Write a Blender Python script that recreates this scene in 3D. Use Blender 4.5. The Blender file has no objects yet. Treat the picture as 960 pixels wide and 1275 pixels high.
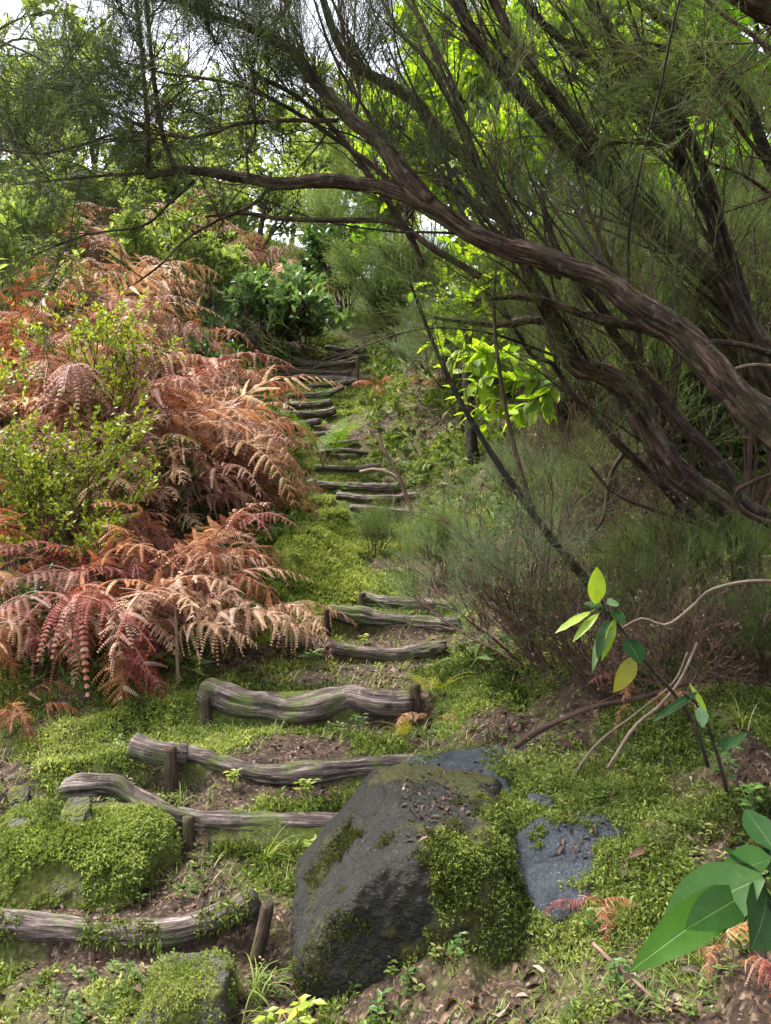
import bpy, math
import numpy as np

SEED = 7
R = np.random.default_rng(SEED)
scene = bpy.context.scene
COL = scene.collection
F_PX = 1000.0
CAM_Z = 1.6


def W(px, py, d):
    """a point seen at a place of the 960x1275 photograph, at distance d along the view"""
    return np.array([(px - 480) / F_PX * d, d, CAM_Z + (637.5 - py) / F_PX * d])


# ------------------------------------------------------------------ noise
def _hash(ix, iy, iz, seed):
    h = (ix.astype(np.int64) * 374761393 + iy.astype(np.int64) * 668265263 + iz.astype(np.int64) * 2147483647 + seed * 974634777) & 0xffffffff
    h = ((h ^ (h >> 13)) * 1274126177) & 0xffffffff
    h = ((h ^ (h >> 16)) * 2246822519) & 0xffffffff
    h = h ^ (h >> 15)
    return (h & 0xffffff) / float(0xffffff)


def vnoise(p, seed=0):
    p = np.asarray(p, float)
    i = np.floor(p); f = p - i
    u = f * f * (3 - 2 * f)
    ix, iy, iz = i[..., 0], i[..., 1], i[..., 2]
    r = 0
    for a in (0, 1):
        wx = u[..., 0] if a else 1 - u[..., 0]
        for b in (0, 1):
            wy = u[..., 1] if b else 1 - u[..., 1]
            for c in (0, 1):
                wz = u[..., 2] if c else 1 - u[..., 2]
                r = r + wx * wy * wz * _hash(ix + a, iy + b, iz + c, seed)
    return r * 2 - 1


def fbm(p, seed=0, octv=4, gain=.5):
    p = np.asarray(p, float)
    s = 0; a = 1; t = 0
    for k in range(octv):
        s = s + a * vnoise(p * (2.03 ** k) + 17.3 * k, seed + k)
        t += a; a *= gain
    return s / t


def p3(x, y, z=0.0):
    x = np.asarray(x, float)
    return np.stack([x, np.broadcast_to(y, x.shape), np.broadcast_to(z, x.shape)], -1)


# ------------------------------------------------------------------ log steps (needed by the terrain)
# photo points (px, py) of the centre line, distance, radius in metres
LOGS = [
    ([(-90, 1148), (-20, 1150), (60, 1160), (150, 1163), (230, 1153), (280, 1140), (318, 1122)], 2.83, .047),
    ([(82, 985), (108, 975), (140, 980), (165, 996), (200, 1010), (245, 1024), (340, 1031), (440, 1027), (470, 1026)], 3.35, .046),
    ([(205, 938), (235, 946), (270, 952), (330, 962), (420, 958), (490, 954), (556, 951)], 3.72, .048),
    ([(250, 862), (300, 874), (345, 884), (385, 884), (430, 870), (470, 874), (514, 876)], 4.3, .078),
    ([(338, 795), (400, 804), (450, 812), (500, 814), (556, 804)], 5.2, .046),
    ([(406, 762), (460, 770), (520, 777), (572, 778)], 5.5, .062),
    ([(446, 746), (500, 751), (566, 758)], 5.85, .05),
    ([(436, 632), (480, 637), (524, 641)], 7.9, .045),
    ([(418, 618), (468, 622), (522, 617)], 8.1, .045),
    ([(394, 603), (440, 606), (490, 607), (518, 603)], 8.4, .046),
    ([(392, 582), (440, 584), (474, 579)], 8.8, .035),
    ([(394, 563), (430, 561), (460, 565)], 9.1, .028),
    ([(378, 553), (410, 552), (446, 549)], 9.22, .026),
    ([(368, 541), (400, 541), (432, 537)], 9.36, .028),
    ([(352, 530), (372, 529), (400, 525)], 9.5, .04),
    ([(346, 516), (400, 515), (418, 510)], 9.8, .042),
    ([(356, 503), (384, 505), (412, 500)], 10.1, .04),
    ([(358, 493), (402, 491), (428, 482)], 10.4, .035),
    ([(384, 481), (430, 476), (446, 473)], 10.7, .032),
    ([(366, 470), (415, 472), (436, 474), (468, 472)], 10.95, .045),
    ([(364, 462), (420, 465), (436, 464)], 11.2, .035),
    ([(364, 450), (400, 455), (435, 451), (446, 449)], 11.5, .046),
    ([(408, 441), (440, 445), (462, 444)], 11.8, .035),
    ([(404, 433), (440, 437), (456, 435)], 12.1, .04),
]
_k = [(-30, -3.0), (0, -.25), (2.3, .0)]
prev = 0.03
for pts, d, r in LOGS:
    z = np.percentile([W(a, b, d)[2] for a, b in pts], 30)
    rise = z + (.15 if 3.3 < d < 3.4 else .5 if d < 7.5 else -.5) * r
    base = max(prev + .015, z - r * (2.6 if d < 3 else 1.5 if d < 7.5 else 2.6))
    _k.append((d - r * .9, min(base, rise - .03)))
    _k.append((d + r * .1, rise))
    prev = rise
_k += [(13, 4.75), (16, 5.9), (24, 8.6), (40, 13.0), (80, 21), (220, 38), (900, 90)]
PY = np.array([a for a, b in _k]); PZ = np.array([b for a, b in _k])
XL = (np.array([0, 2.5, 3.4, 3.7, 4.3, 5.2, 5.6, 7, 8, 9.4, 12, 16]), np.array([-1.6, -1.7, -1.5, -1.3, -1.0, -.8, -.5, -.55, -.65, -1.2, -1.3, -1.2]))
XR = (np.array([0, 2.5, 3.4, 3.7, 4.3, 5.2, 6, 8, 9.4, 12, 16]), np.array([-.1, -.25, -.05, .25, .2, .4, .45, .2, -.45, -.35, -.3]))


def sstep(a, b, x):
    t = np.clip((x - a) / (b - a), 0, 1)
    return t * t * (3 - 2 * t)


def H(x, y):
    x = np.asarray(x, float); y = np.asarray(y, float)
    x, y = np.broadcast_arrays(x, y)
    steps = np.interp(y, PY, PZ)
    smooth = (np.interp(y - .35, PY, PZ) + np.interp(y - .17, PY, PZ) + steps + np.interp(y + .17, PY, PZ) + np.interp(y + .35, PY, PZ)) / 5
    xl = np.interp(y, *XL); xr = np.interp(y, *XR)
    lo = np.clip(xl - x, 0, None); ro = np.clip(x - xr, 0, None)
    off = np.maximum(lo, ro)
    w = sstep(.0, .28, off)
    z = steps * (1 - w) + smooth * w
    sl = .06 + .46 * sstep(4.2, 6.6, y)
    z = z + sl * (lo - .10) * (lo > .1) * (1 / (1 + .06 * lo)) * 1.0
    z = z + .34 * ro / (1 + .05 * ro)
    z = z + sstep(.25, .9, ro) * .05 * sstep(3.5, 6, y)
    # moss bank left of the path
    z = z + .34 * np.exp(-((x + .62) / .26) ** 2 - ((y - 6.5) / .6) ** 2)
    # cushions of moss and humus off the path
    cu = np.clip(fbm(p3(x * 5.2, y * 5.2), 51, 2) + .1, 0, 1)
    z = z + .13 * cu * sstep(.05, .3, off) * (y < 9)
    n = fbm(p3(x * 1.3, y * 1.3), 3, 3)
    z = z + n * (.015 + .10 * sstep(.1, 1.0, off)) * (1 + .25 * np.clip(np.hypot(x, y) - 8, 0, 30) / 4)
    z = z + .016 * fbm(p3(x * 8, y * 8), 9, 3) + .007 * fbm(p3(x * 28, y * 28), 12, 2)
    return z


# ------------------------------------------------------------------ mesh building
class MB:
    def __init__(s):
        s.V = []; s.F = []; s.M = []; s.A = []; s.U = []; s.n = 0

    def add(s, V, faces, mi=0, rnd=.5, uv=None):
        V = np.asarray(V, float); n = len(V)
        s.V.append(V)
        for f in faces:
            f = np.asarray(f)
            if len(f):
                s.F.append(f + s.n); s.M.append(np.full(len(f), mi))
        s.A.append(np.broadcast_to(np.asarray(rnd, float), (n,)).copy())
        s.U.append(np.zeros((n, 3)) if uv is None else np.asarray(uv, float))
        s.n += n

    def inst(s, T, mats, pos, mi=0, rnd=None):
        tV, tF = T[0], T[1]
        m = len(pos)
        if m == 0:
            return
        V = np.einsum('mij,nj->mni', mats, tV) + pos[:, None, :]
        n = len(tV)
        off = (np.arange(m) * n)
        fs = []
        for f in tF:
            f = np.asarray(f)
            fs.append((f[None] + off[:, None, None]).reshape(-1, f.shape[1]))
        if rnd is None:
            rnd = R.random(m)
        mm = T[2] if len(T) > 2 else None
        U = None
        if mm is not None:
            U = np.tile(mm, (m, 1))
        s.add(V.reshape(-1, 3), fs, mi, np.repeat(rnd, n), U)

    def mesh(s, name, mats, smooth=True):
        me = bpy.data.meshes.new(name)
        V = np.concatenate(s.V)
        me.vertices.add(len(V)); me.vertices.foreach_set('co', V.astype(np.float32).ravel())
        li = np.concatenate([f.ravel() for f in s.F]).astype(np.int32)
        tot = np.concatenate([np.full(len(f), f.shape[1]) for f in s.F])
        st = (np.cumsum(tot) - tot).astype(np.int32)
        me.loops.add(len(li)); me.loops.foreach_set('vertex_index', li)
        me.polygons.add(len(tot)); me.polygons.foreach_set('loop_start', st)
        me.polygons.foreach_set('material_index', np.concatenate(s.M).astype(np.int32))
        me.polygons.foreach_set('use_smooth', np.full(len(tot), bool(smooth)))
        me.update(calc_edges=True)
        a = me.attributes.new('rnd', 'FLOAT', 'POINT'); a.data.foreach_set('value', np.concatenate(s.A).astype(np.float32))
        u = me.attributes.new('tex', 'FLOAT_VECTOR', 'POINT'); u.data.foreach_set('vector', np.concatenate(s.U).astype(np.float32).ravel())
        for m in (mats if isinstance(mats, (list, tuple)) else [mats]):
            me.materials.append(m)
        return me

    def obj(s, name, mats, parent=None, smooth=True):
        return link(name, s.mesh(name, mats, smooth), parent)


def link(name, data, parent=None, loc=None):
    o = bpy.data.objects.new(name, data); COL.objects.link(o)
    if parent is not None:
        o.parent = parent
        o.location = -np.array(parent.location) if loc is None else loc   # parts are modelled in world space
    elif loc is not None:
        o.location = loc
    return o


def tag(o, label=None, cat=None, group=None, kind=None):
    if label: o['label'] = label
    if cat: o['category'] = cat
    if group: o['group'] = group
    if kind: o['kind'] = kind
    return o


def thing(name, loc, label, cat, group=None):
    return tag(link(name, None, None, loc), label, cat, group)


def norm(v):
    return v / np.maximum(np.linalg.norm(v, axis=-1, keepdims=True), 1e-9)


def frames(dirs, ups, sc=1.0):
    y = norm(np.asarray(dirs, float))
    x = np.cross(y, ups)
    bad = np.linalg.norm(x, axis=-1) < 1e-4
    x[bad] = np.cross(y[bad], np.array([.3, .9, .1]))
    x = norm(x); z = np.cross(x, y)
    m = np.stack([x, y, z], -1)
    return m * np.broadcast_to(np.asarray(sc, float), (len(m),))[:, None, None]


def catmull(P, n):
    P = np.asarray(P, float)
    if len(P) < 3:
        t = np.linspace(0, 1, n)[:, None]
        return P[0] * (1 - t) + P[-1] * t
    Q = np.vstack([2 * P[0] - P[1], P, 2 * P[-1] - P[-2]])
    u = np.linspace(0, len(P) - 1 - 1e-6, n); i = u.astype(int); t = (u - i)[:, None]
    a, b, c, d = Q[i], Q[i + 1], Q[i + 2], Q[i + 3]
    return .5 * (2 * b + (c - a) * t + (2 * a - 5 * b + 4 * c - d) * t ** 2 + (3 * b - a - 3 * c + d) * t ** 3)


def tube(mb, P, rad, sides=6, mi=0, rnd=.5, rough=0.0, seed=0, cap=True, ridge=0.0, crack=0.0):
    P = np.asarray(P, float); n = len(P)
    rad = np.broadcast_to(np.asarray(rad, float), (n,))
    T = norm(np.gradient(P, axis=0))
    ref = np.array([.13, .31, .94]) if abs(T[:, 2]).mean() < .85 else np.array([.9, .4, .1])
    X = norm(np.cross(T, ref)); Y = np.cross(T, X)
    a = np.linspace(0, 2 * np.pi, sides, endpoint=False)
    ca, sa = np.cos(a), np.sin(a)
    dirv = X[:, None, :] * ca[None, :, None] + Y[:, None, :] * sa[None, :, None]
    s = np.concatenate([[0], np.cumsum(np.linalg.norm(np.diff(P, axis=0), axis=1))])
    rr = np.repeat(rad[:, None], sides, 1)
    if rough:
        q = np.stack([np.broadcast_to(ca, (n, sides)) * 1.2, np.broadcast_to(sa, (n, sides)) * 1.2, np.broadcast_to((s / max(rad.mean(), .003) * .22)[:, None], (n, sides))], -1)
        rr = rr * (1 + rough * fbm(q, seed, 3))
    if crack:
        q = np.stack([np.broadcast_to(ca, (n, sides)) * 2.6, np.broadcast_to(sa, (n, sides)) * 2.6, np.broadcast_to((s / max(rad.mean(), .003) * .10)[:, None], (n, sides))], -1)
        rr = rr * (1 - crack * np.exp(-(fbm(q, seed + 31, 3) / .05) ** 2))
    if ridge:
        q = np.stack([np.broadcast_to(ca, (n, sides)) * 4.5, np.broadcast_to(sa, (n, sides)) * 4.5, np.broadcast_to((s / max(rad.mean(), .003) * .35)[:, None], (n, sides))], -1)
        rr = rr * (1 + ridge * fbm(q, seed + 5, 3, .6))
    V = (P[:, None, :] + dirv * rr[..., None]).reshape(-1, 3)
    uv = np.stack([np.broadcast_to(ca, (n, sides)), np.broadcast_to(sa, (n, sides)), np.broadcast_to(s[:, None], (n, sides))], -1)
    scale = rad.mean()
    uv = (uv * np.array([scale, scale, 1.0])).reshape(-1, 3)
    i = np.arange(n - 1)[:, None] * sides; j = np.arange(sides)[None]; k = (j + 1) % sides
    F = np.stack([i + j, i + k, i + sides + k, i + sides + j], -1).reshape(-1, 4)
    faces = [F]
    if cap:
        V = np.vstack([V, P[0], P[-1]]); uv = np.vstack([uv, [0, 0, s[0]], [0, 0, s[-1]]])
        c0, c1 = n * sides, n * sides + 1
        jj = np.arange(sides); kk = (jj + 1) % sides
        faces += [np.stack([np.full(sides, c0), kk, jj], -1), np.stack([np.full(sides, c1), (n - 1) * sides + jj, (n - 1) * sides + kk], -1)]
    mb.add(V, faces, mi, rnd, uv)


# ------------------------------------------------------------------ materials
class NT:
    def __init__(s, name):
        s.m = bpy.data.materials.new(name); s.m.use_nodes = True
        s.t = s.m.node_tree; s.t.nodes.clear()
        s.out = s.n('ShaderNodeOutputMaterial')

    def n(s, typ, **kw):
        nd = s.t.nodes.new(typ)
        for k, v in kw.items():
            if k in nd.inputs: nd.inputs[k].default_value = v
            else: setattr(nd, k, v)
        return nd

    def l(s, a, b):
        s.t.links.new(a, b)

    def ramp(s, fac, stops, interp='LINEAR'):
        r = s.n('ShaderNodeValToRGB'); r.color_ramp.interpolation = interp
        e = r.color_ramp.elements
        while len(e) < len(stops): e.new(.5)
        for x, (p, c) in zip(e, stops):
            x.position = p; x.color = (*c, 1) if len(c) == 3 else c
        if fac is not None: s.l(fac, r.inputs[0])
        return r.outputs[0]

    def mix(s, fac, a, b, blend='MIX'):
        m = s.n('ShaderNodeMix', data_type='RGBA', blend_type=blend)
        for sock, v in ((m.inputs[0], fac), (m.inputs[6], a), (m.inputs[7], b)):
            if hasattr(v, 'links'): s.l(v, sock)
            elif isinstance(v, (int, float)): sock.default_value = v
            else: sock.default_value = (*v, 1)
        return m.outputs[2]

    def noise(s, vec, scale, detail=5, rough=.55):
        n = s.n('ShaderNodeTexNoise', Scale=scale, Detail=detail, Roughness=rough)
        if vec is not None: s.l(vec, n.inputs['Vector'])
        return n.outputs[0]

    def attr(s, name, out='Fac'):
        a = s.n('ShaderNodeAttribute'); a.attribute_name = name
        return a.outputs[out]

    def math(s, op, a, b=0.0):
        m = s.n('ShaderNodeMath', operation=op)
        for i, v in enumerate((a, b)):
            if hasattr(v, 'links'): s.l(v, m.inputs[i])
            else: m.inputs[i].default_value = v
        return m.outputs[0]


def leaf_mat(name, stops, rough=.5, trans=.35, spec=.3, objvar=0.0, tcol=(1.25, 1.25, .5), vein=False):
    k = NT(name)
    f = k.attr('rnd')
    c = k.ramp(f, stops)
    if objvar:
        oi = k.n('ShaderNodeObjectInfo')
        hs = k.n('ShaderNodeHueSaturation')
        k.l(k.math('ADD', k.math('MULTIPLY', oi.outputs['Random'], objvar * .08), .5 - objvar * .04), hs.inputs['Hue'])
        k.l(k.math('ADD', k.math('MULTIPLY', oi.outputs['Random'], objvar), 1 - objvar * .5), hs.inputs['Value'])
        k.l(c, hs.inputs['Color']); c = hs.outputs[0]
    geo = k.n('ShaderNodeNewGeometry')
    nz = k.noise(geo.outputs['Position'], 60, 2)
    c = k.mix(k.math('MULTIPLY', nz, .45), c, (0, 0, 0))
    b = k.n('ShaderNodeBsdfPrincipled', Roughness=rough)
    b.inputs['Specular IOR Level'].default_value = spec
    if vein:        # midrib and side veins of the big leaves, by the leaf's own coordinates
        sp = k.n('ShaderNodeSeparateXYZ'); k.l(k.attr('tex', 'Vector'), sp.inputs[0])
        u = k.math('ABSOLUTE', sp.outputs[0])
        mid = k.ramp(u, [(.0, (1, 1, 1)), (.07, (0, 0, 0))])
        sv = k.math('SINE', k.math('MULTIPLY', k.math('SUBTRACT', sp.outputs[1], k.math('MULTIPLY', u, .12)), 75.0))
        sv = k.math('MULTIPLY', k.ramp(sv, [(.8, (0, 0, 0)), (1.0, (1, 1, 1))]), .03)
        vm = k.math('MULTIPLY', k.math('MAXIMUM', k.math('MULTIPLY', mid, .3), sv), sp.outputs[2])
        c = k.mix(vm, c, (.13, .19, .06))
        blot = k.ramp(k.noise(geo.outputs['Position'], 35, 4, .7), [(.66, (0, 0, 0)), (.72, (1, 1, 1))])
        c = k.mix(k.math('MULTIPLY', k.math('MULTIPLY', blot, .6), sp.outputs[2]), c, (.12, .09, .03))
        bp = k.n('ShaderNodeBump', Strength=.5, Distance=.004); k.l(k.math('MULTIPLY', vm, -1.0), bp.inputs['Height']); k.l(bp.outputs[0], b.inputs['Normal'])
    k.l(c, b.inputs['Base Color'])
    if trans:
        t = k.n('ShaderNodeBsdfTranslucent')
        k.l(k.mix(1.0, c, tcol, 'MULTIPLY'), t.inputs[0])
        mx = k.n('ShaderNodeMixShader'); mx.inputs[0].default_value = trans
        k.l(b.outputs[0], mx.inputs[1]); k.l(t.outputs[0], mx.inputs[2]); k.l(mx.outputs[0], k.out.inputs[0])
    else:
        k.l(b.outputs[0], k.out.inputs[0])
    return k.m


def bark_mat(name, dark, mid, lite, lichen=(.30, .34, .24), lich_amt=.5, moss=None, moss_amt=.5, stretch=9.0, scale=60, bump=.6, rough=.85, sharp=.09):
    k = NT(name)
    v = k.attr('tex', 'Vector')
    mp = k.n('ShaderNodeMapping'); k.l(v, mp.inputs['Vector']); mp.inputs['Scale'].default_value = (1, 1, 1 / stretch)
    fib = k.noise(mp.outputs[0], scale, 7, .65)
    fib2 = k.noise(mp.outputs[0], scale * 3.1, 4, .6)
    geo = k.n('ShaderNodeNewGeometry')
    P = geo.outputs['Position']
    big = k.noise(P, 9, 4)
    f = k.math('ADD', k.math('MULTIPLY', fib, .75), k.math('MULTIPLY', fib2, .25))
    c = k.ramp(f, [(.5 - 1.4 * sharp, dark), (.5, mid), (.5 + 1.6 * sharp, lite)])
    c = k.mix(k.math('MULTIPLY', k.ramp(big, [(.42, (0, 0, 0)), (.62, (1, 1, 1))]), .45), c, dark)
    if lich_amt:
        ln = k.noise(P, 26, 5, .7)
        lm = k.ramp(ln, [(.55, (0, 0, 0)), (.70, (1, 1, 1))])
        c = k.mix(k.math('MULTIPLY', lm, lich_amt), c, lichen)
    if moss:
        mn = k.math('ADD', k.noise(P, 7, 5, .65), k.math('MULTIPLY', k.noise(P, 55, 3), .25))
        mm = k.ramp(mn, [(.62, (0, 0, 0)), (.74, (1, 1, 1))])
        c = k.mix(k.math('MULTIPLY', mm, moss_amt), c, moss)
    b = k.n('ShaderNodeBsdfPrincipled', Roughness=rough)
    b.inputs['Specular IOR Level'].default_value = .25
    k.l(c, b.inputs['Base Color'])
    bp = k.n('ShaderNodeBump', Strength=bump, Distance=.022); k.l(f, bp.inputs['Height']); k.l(bp.outputs[0], b.inputs['Normal'])
    k.l(b.outputs[0], k.out.inputs[0])
    return k.m


def rock_mat(name, base, lite, mosscol, moss_amt, lichen=(.42, .46, .42), wet=.55, ml=.5):
    k = NT(name)
    geo = k.n('ShaderNodeNewGeometry'); P = geo.outputs['Position']
    n1 = k.noise(P, 9, 8, .65); n2 = k.noise(P, 90, 4, .7); n3 = k.noise(P, 30, 6, .7)
    c = k.ramp(k.math('ADD', k.math('MULTIPLY', n1, .6), k.math('MULTIPLY', n2, .4)), [(.36, base), (.62, lite)])
    c = k.mix(k.ramp(n3, [(.62, (0, 0, 0)), (.72, (.55, .55, .55))]), c, lichen)
    n4 = k.noise(P, 240, 3, .8); c = k.mix(k.ramp(n4, [(.38, (.75, .75, .75)), (.52, (0, 0, 0))]), c, tuple(x * .4 for x in base))
    c = k.mix(k.ramp(k.noise(P, 130, 2), [(.68, (0, 0, 0)), (.73, (.6, .6, .6))]), c, lichen)
    # moss thickens in noise patches; more of it where the 'rnd' attribute of the surface says so
    mn = k.math('ADD', k.math('ADD', k.noise(P, 6, 6, .65), k.math('MULTIPLY', k.noise(P, 45, 4), .3)), k.math('MULTIPLY', k.math('SUBTRACT', k.attr('rnd'), .5), .8))
    mm = k.math('MULTIPLY', k.ramp(mn, [(ml + .12, (0, 0, 0)), (ml + .26, (1, 1, 1))]), moss_amt)
    mc = k.ramp(k.noise(P, 70, 4), [(.35, tuple(x * .45 for x in mosscol)), (.65, mosscol)])
    c = k.mix(mm, c, mc)
    b = k.n('ShaderNodeBsdfPrincipled'); k.l(c, b.inputs['Base Color']); b.inputs['Specular IOR Level'].default_value = .3
    k.l(k.math('ADD', wet, k.math('MULTIPLY', mm, .35)), b.inputs['Roughness'])
    bp = k.n('ShaderNodeBump', Strength=1.0, Distance=.03)
    k.l(k.math('ADD', k.math('MULTIPLY', n2, .35), k.math('ADD', k.math('MULTIPLY', n3, .5), k.math('MULTIPLY', mm, .5))), bp.inputs['Height'])
    k.l(bp.outputs[0], b.inputs['Normal']); k.l(b.outputs[0], k.out.inputs[0])
    return k.m


def ground_mat():
    k = NT('forest_soil')
    geo = k.n('ShaderNodeNewGeometry'); P = geo.outputs['Position']
    n1 = k.noise(P, 11, 8, .7); n2 = k.noise(P, 60, 5, .7); n3 = k.noise(P, 3.3, 6, .65)
    soil = k.ramp(n1, [(.3, (.014, .010, .007)), (.5, (.038, .027, .018)), (.68, (.085, .063, .043))])
    soil = k.mix(k.ramp(n2, [(.55, (0, 0, 0)), (.7, (.6, .6, .6))]), soil, (.09, .056, .037))
    vo = k.n('ShaderNodeTexVoronoi', Scale=85.0); k.l(k.mix(.035, P, k.noise(P, 30, 2)), vo.inputs['Vector'])
    sx = k.n('ShaderNodeSeparateColor'); k.l(vo.outputs['Color'], sx.inputs[0])
    fleck = k.ramp(sx.outputs[0], [(.1, (.016, .010, .008)), (.4, (.04, .024, .016)), (.7, (.08, .047, .03)), (.9, (.14, .09, .06)), (1, (.24, .19, .14))])
    soil = k.mix(k.math('MULTIPLY', k.ramp(k.math('ADD', n2, k.math('MULTIPLY', n1, .5)), [(.6, (0, 0, 0)), (.8, (1, 1, 1))]), .85), soil, fleck)
    moss = k.ramp(k.noise(P, 48, 5, .7), [(.3, (.02, .033, .006)), (.55, (.07, .10, .014)), (.72, (.15, .18, .028))])
    f = k.math('ADD', k.math('ADD', k.math('MULTIPLY', n3, .5), k.math('MULTIPLY', n1, .35)), k.math('MULTIPLY', k.attr('rnd'), .55))
    c = k.mix(k.ramp(f, [(.66, (0, 0, 0)), (.84, (.8, .8, .8))]), soil, moss)
    b = k.n('ShaderNodeBsdfPrincipled', Roughness=.9); b.inputs['Specular IOR Level'].default_value = .2
    k.l(c, b.inputs['Base Color'])
    bp = k.n('ShaderNodeBump', Strength=.8, Distance=.03); k.l(k.math('ADD', n1, k.math('MULTIPLY', n2, .5)), bp.inputs['Height'])
    k.l(bp.outputs[0], b.inputs['Normal']); k.l(b.outputs[0], k.out.inputs[0])
    return k.m


M = {}
M['soil'] = ground_mat()
M['stake_wood'] = bark_mat('stake_wood', (.012, .008, .006), (.055, .034, .024), (.14, .09, .065), lich_amt=.15, moss=(.06, .075, .02), moss_amt=.5, bump=1.0)
M['heath_bark'] = bark_mat('heath_bark', (.008, .005, .004), (.048, .027, .021), (.20, .13, .105), lich_amt=.3, moss=(.06, .07, .02), moss_amt=.35, bump=1.0)
M['dark_bark'] = bark_mat('dark_bark', (.008, .006, .005), (.026, .017, .013), (.075, .05, .038), lich_amt=.25)
M['twig'] = bark_mat('twig_bark', (.02, .012, .009), (.06, .035, .026), (.12, .07, .05), lich_amt=0, scale=120, bump=.2)
M['red_twig'] = bark_mat('red_twig_bark', (.05, .028, .021), (.13, .075, .056), (.24, .16, .125), lich_amt=0, scale=120, bump=.2)
M['pale_twig'] = bark_mat('pale_twig_bark', (.10, .07, .045), (.21, .155, .105), (.34, .27, .2), lich_amt=0, scale=120, bump=.2)
M['arch_twig'] = bark_mat('dead_twig_bark', (.05, .035, .025), (.13, .095, .07), (.22, .17, .13), lich_amt=.2, scale=120, bump=.2)
M['green_stem'] = bark_mat('green_stem', (.05, .06, .02), (.09, .10, .03), (.14, .14, .06), lich_amt=0, bump=.1)
M['log'] = bark_mat('weathered_wood', (.012, .008, .007), (.09, .062, .055), (.34, .275, .26), lichen=(.33, .36, .28), lich_amt=.3, moss=(.07, .095, .018), moss_amt=.75, stretch=14, scale=75, bump=1.0, rough=.7)
M['boulder'] = rock_mat('mossy_boulder', (.005, .0046, .0036), (.026, .024, .018), (.06, .062, .016), .9, lichen=(.17, .19, .15), wet=.55, ml=.46)
M['slate'] = rock_mat('blue_grey_rock', (.014, .017, .023), (.07, .08, .097), (.10, .125, .022), .9, lichen=(.3, .33, .35), wet=.36, ml=.66)
M['mossrock'] = rock_mat('moss_covered_rock', (.03, .03, .026), (.13, .12, .105), (.11, .125, .022), 1.0, wet=.6, ml=.38)
M['moss'] = leaf_mat('moss_green', [(0, (.03, .04, .014)), (.28, (.11, .145, .032)), (.6, (.22, .285, .065)), (1, (.43, .48, .16))], .7, .4, .15)
M['moss_bright'] = leaf_mat('moss_yellow_green', [(0, (.13, .19, .03)), (.5, (.32, .39, .09)), (1, (.50, .54, .18))], .7, .4, .15)
M['darkmoss'] = leaf_mat('dark_moss', [(0, (.02, .03, .006)), (.5, (.06, .075, .012)), (1, (.15, .165, .03))], .75, .3, .15)
M['grass'] = leaf_mat('grass_blade', [(0, (.07, .12, .02)), (.5, (.16, .24, .035)), (.85, (.28, .34, .07)), (1, (.44, .38, .2))], .45, .4, .35)
M['litter'] = leaf_mat('dry_leaf', [(0, (.018, .010, .008)), (.35, (.045, .024, .016)), (.6, (.095, .047, .028)), (.82, (.17, .10, .065)), (1, (.36, .29, .23))], .6, .1, .3)
M['fern_tan'] = leaf_mat('dry_fern_tan', [(0, (.20, .095, .055)), (.4, (.44, .245, .155)), (.75, (.60, .40, .29)), (1, (.74, .58, .47))], .6, .25, .2, .8, (1.2, .85, .6))
M['fern_rust'] = leaf_mat('dry_fern_rust', [(0, (.13, .035, .02)), (.5, (.34, .105, .055)), (.8, (.46, .20, .125)), (1, (.62, .40, .30))], .6, .25, .2, .8, (1.2, .75, .5))
M['fern_orange'] = leaf_mat('dry_fern_orange', [(0, (.30, .13, .06)), (.5, (.48, .25, .12)), (1, (.64, .42, .26))], .55, .3, .3, .4, (1.2, .85, .5))
M['fern_green'] = leaf_mat('fern_green', [(0, (.10, .19, .03)), (1, (.22, .33, .07))], .5, .45, .3)
M['fern_yellow'] = leaf_mat('fern_yellow', [(0, (.17, .22, .02)), (.7, (.34, .36, .04)), (1, (.45, .30, .05))], .5, .45, .3)
M['fern_pale'] = leaf_mat('fern_pale', [(0, (.16, .19, .09)), (1, (.33, .35, .2))], .5, .4, .3)
M['stipe'] = leaf_mat('fern_stalk', [(0, (.12, .05, .03)), (1, (.30, .16, .10))], .6, 0, .3)
M['heath'] = leaf_mat('heath_needles', [(0, (.045, .068, .024)), (.5, (.10, .135, .045)), (1, (.18, .21, .08))], .6, .35, .2)
M['heath_silhouette'] = leaf_mat('heath_needles_silhouette', [(0, (.022, .036, .016)), (.5, (.05, .072, .028)), (1, (.10, .13, .05))], .6, .25, .2)  # darker copy of heath: backlit silhouette against the sky painted into the colour
M['heath_blue'] = leaf_mat('heath_needles_blue', [(0, (.07, .10, .06)), (.5, (.14, .19, .105)), (1, (.25, .30, .16))], .6, .35, .2)
M['heath_lite'] = leaf_mat('heath_needles_light', [(0, (.07, .11, .03)), (.5, (.14, .20, .06)), (1, (.25, .31, .11))], .6, .4, .2)
M['laurel'] = leaf_mat('laurel_leaf', [(0, (.06, .13, .02)), (.5, (.16, .30, .03)), (1, (.32, .46, .05))], .3, .5, .5, 0, (1.5, 1.6, .35))
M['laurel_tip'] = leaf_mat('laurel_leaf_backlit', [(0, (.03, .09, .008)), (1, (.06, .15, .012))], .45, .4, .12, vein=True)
M['laurel_dark'] = leaf_mat('laurel_leaf_dark', [(0, (.04, .09, .035)), (.6, (.085, .17, .06)), (1, (.16, .26, .09))], .25, .3, .7, vein=True)
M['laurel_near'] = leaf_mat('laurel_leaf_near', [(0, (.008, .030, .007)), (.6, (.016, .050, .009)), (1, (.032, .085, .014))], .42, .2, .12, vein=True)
M['laurel_glow'] = leaf_mat('laurel_leaf_sunlit', [(0, (.08, .17, .02)), (.4, (.26, .42, .035)), (1, (.48, .60, .07))], .35, .5, .4, 0, (1.4, 1.4, .4), vein=True)
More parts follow.
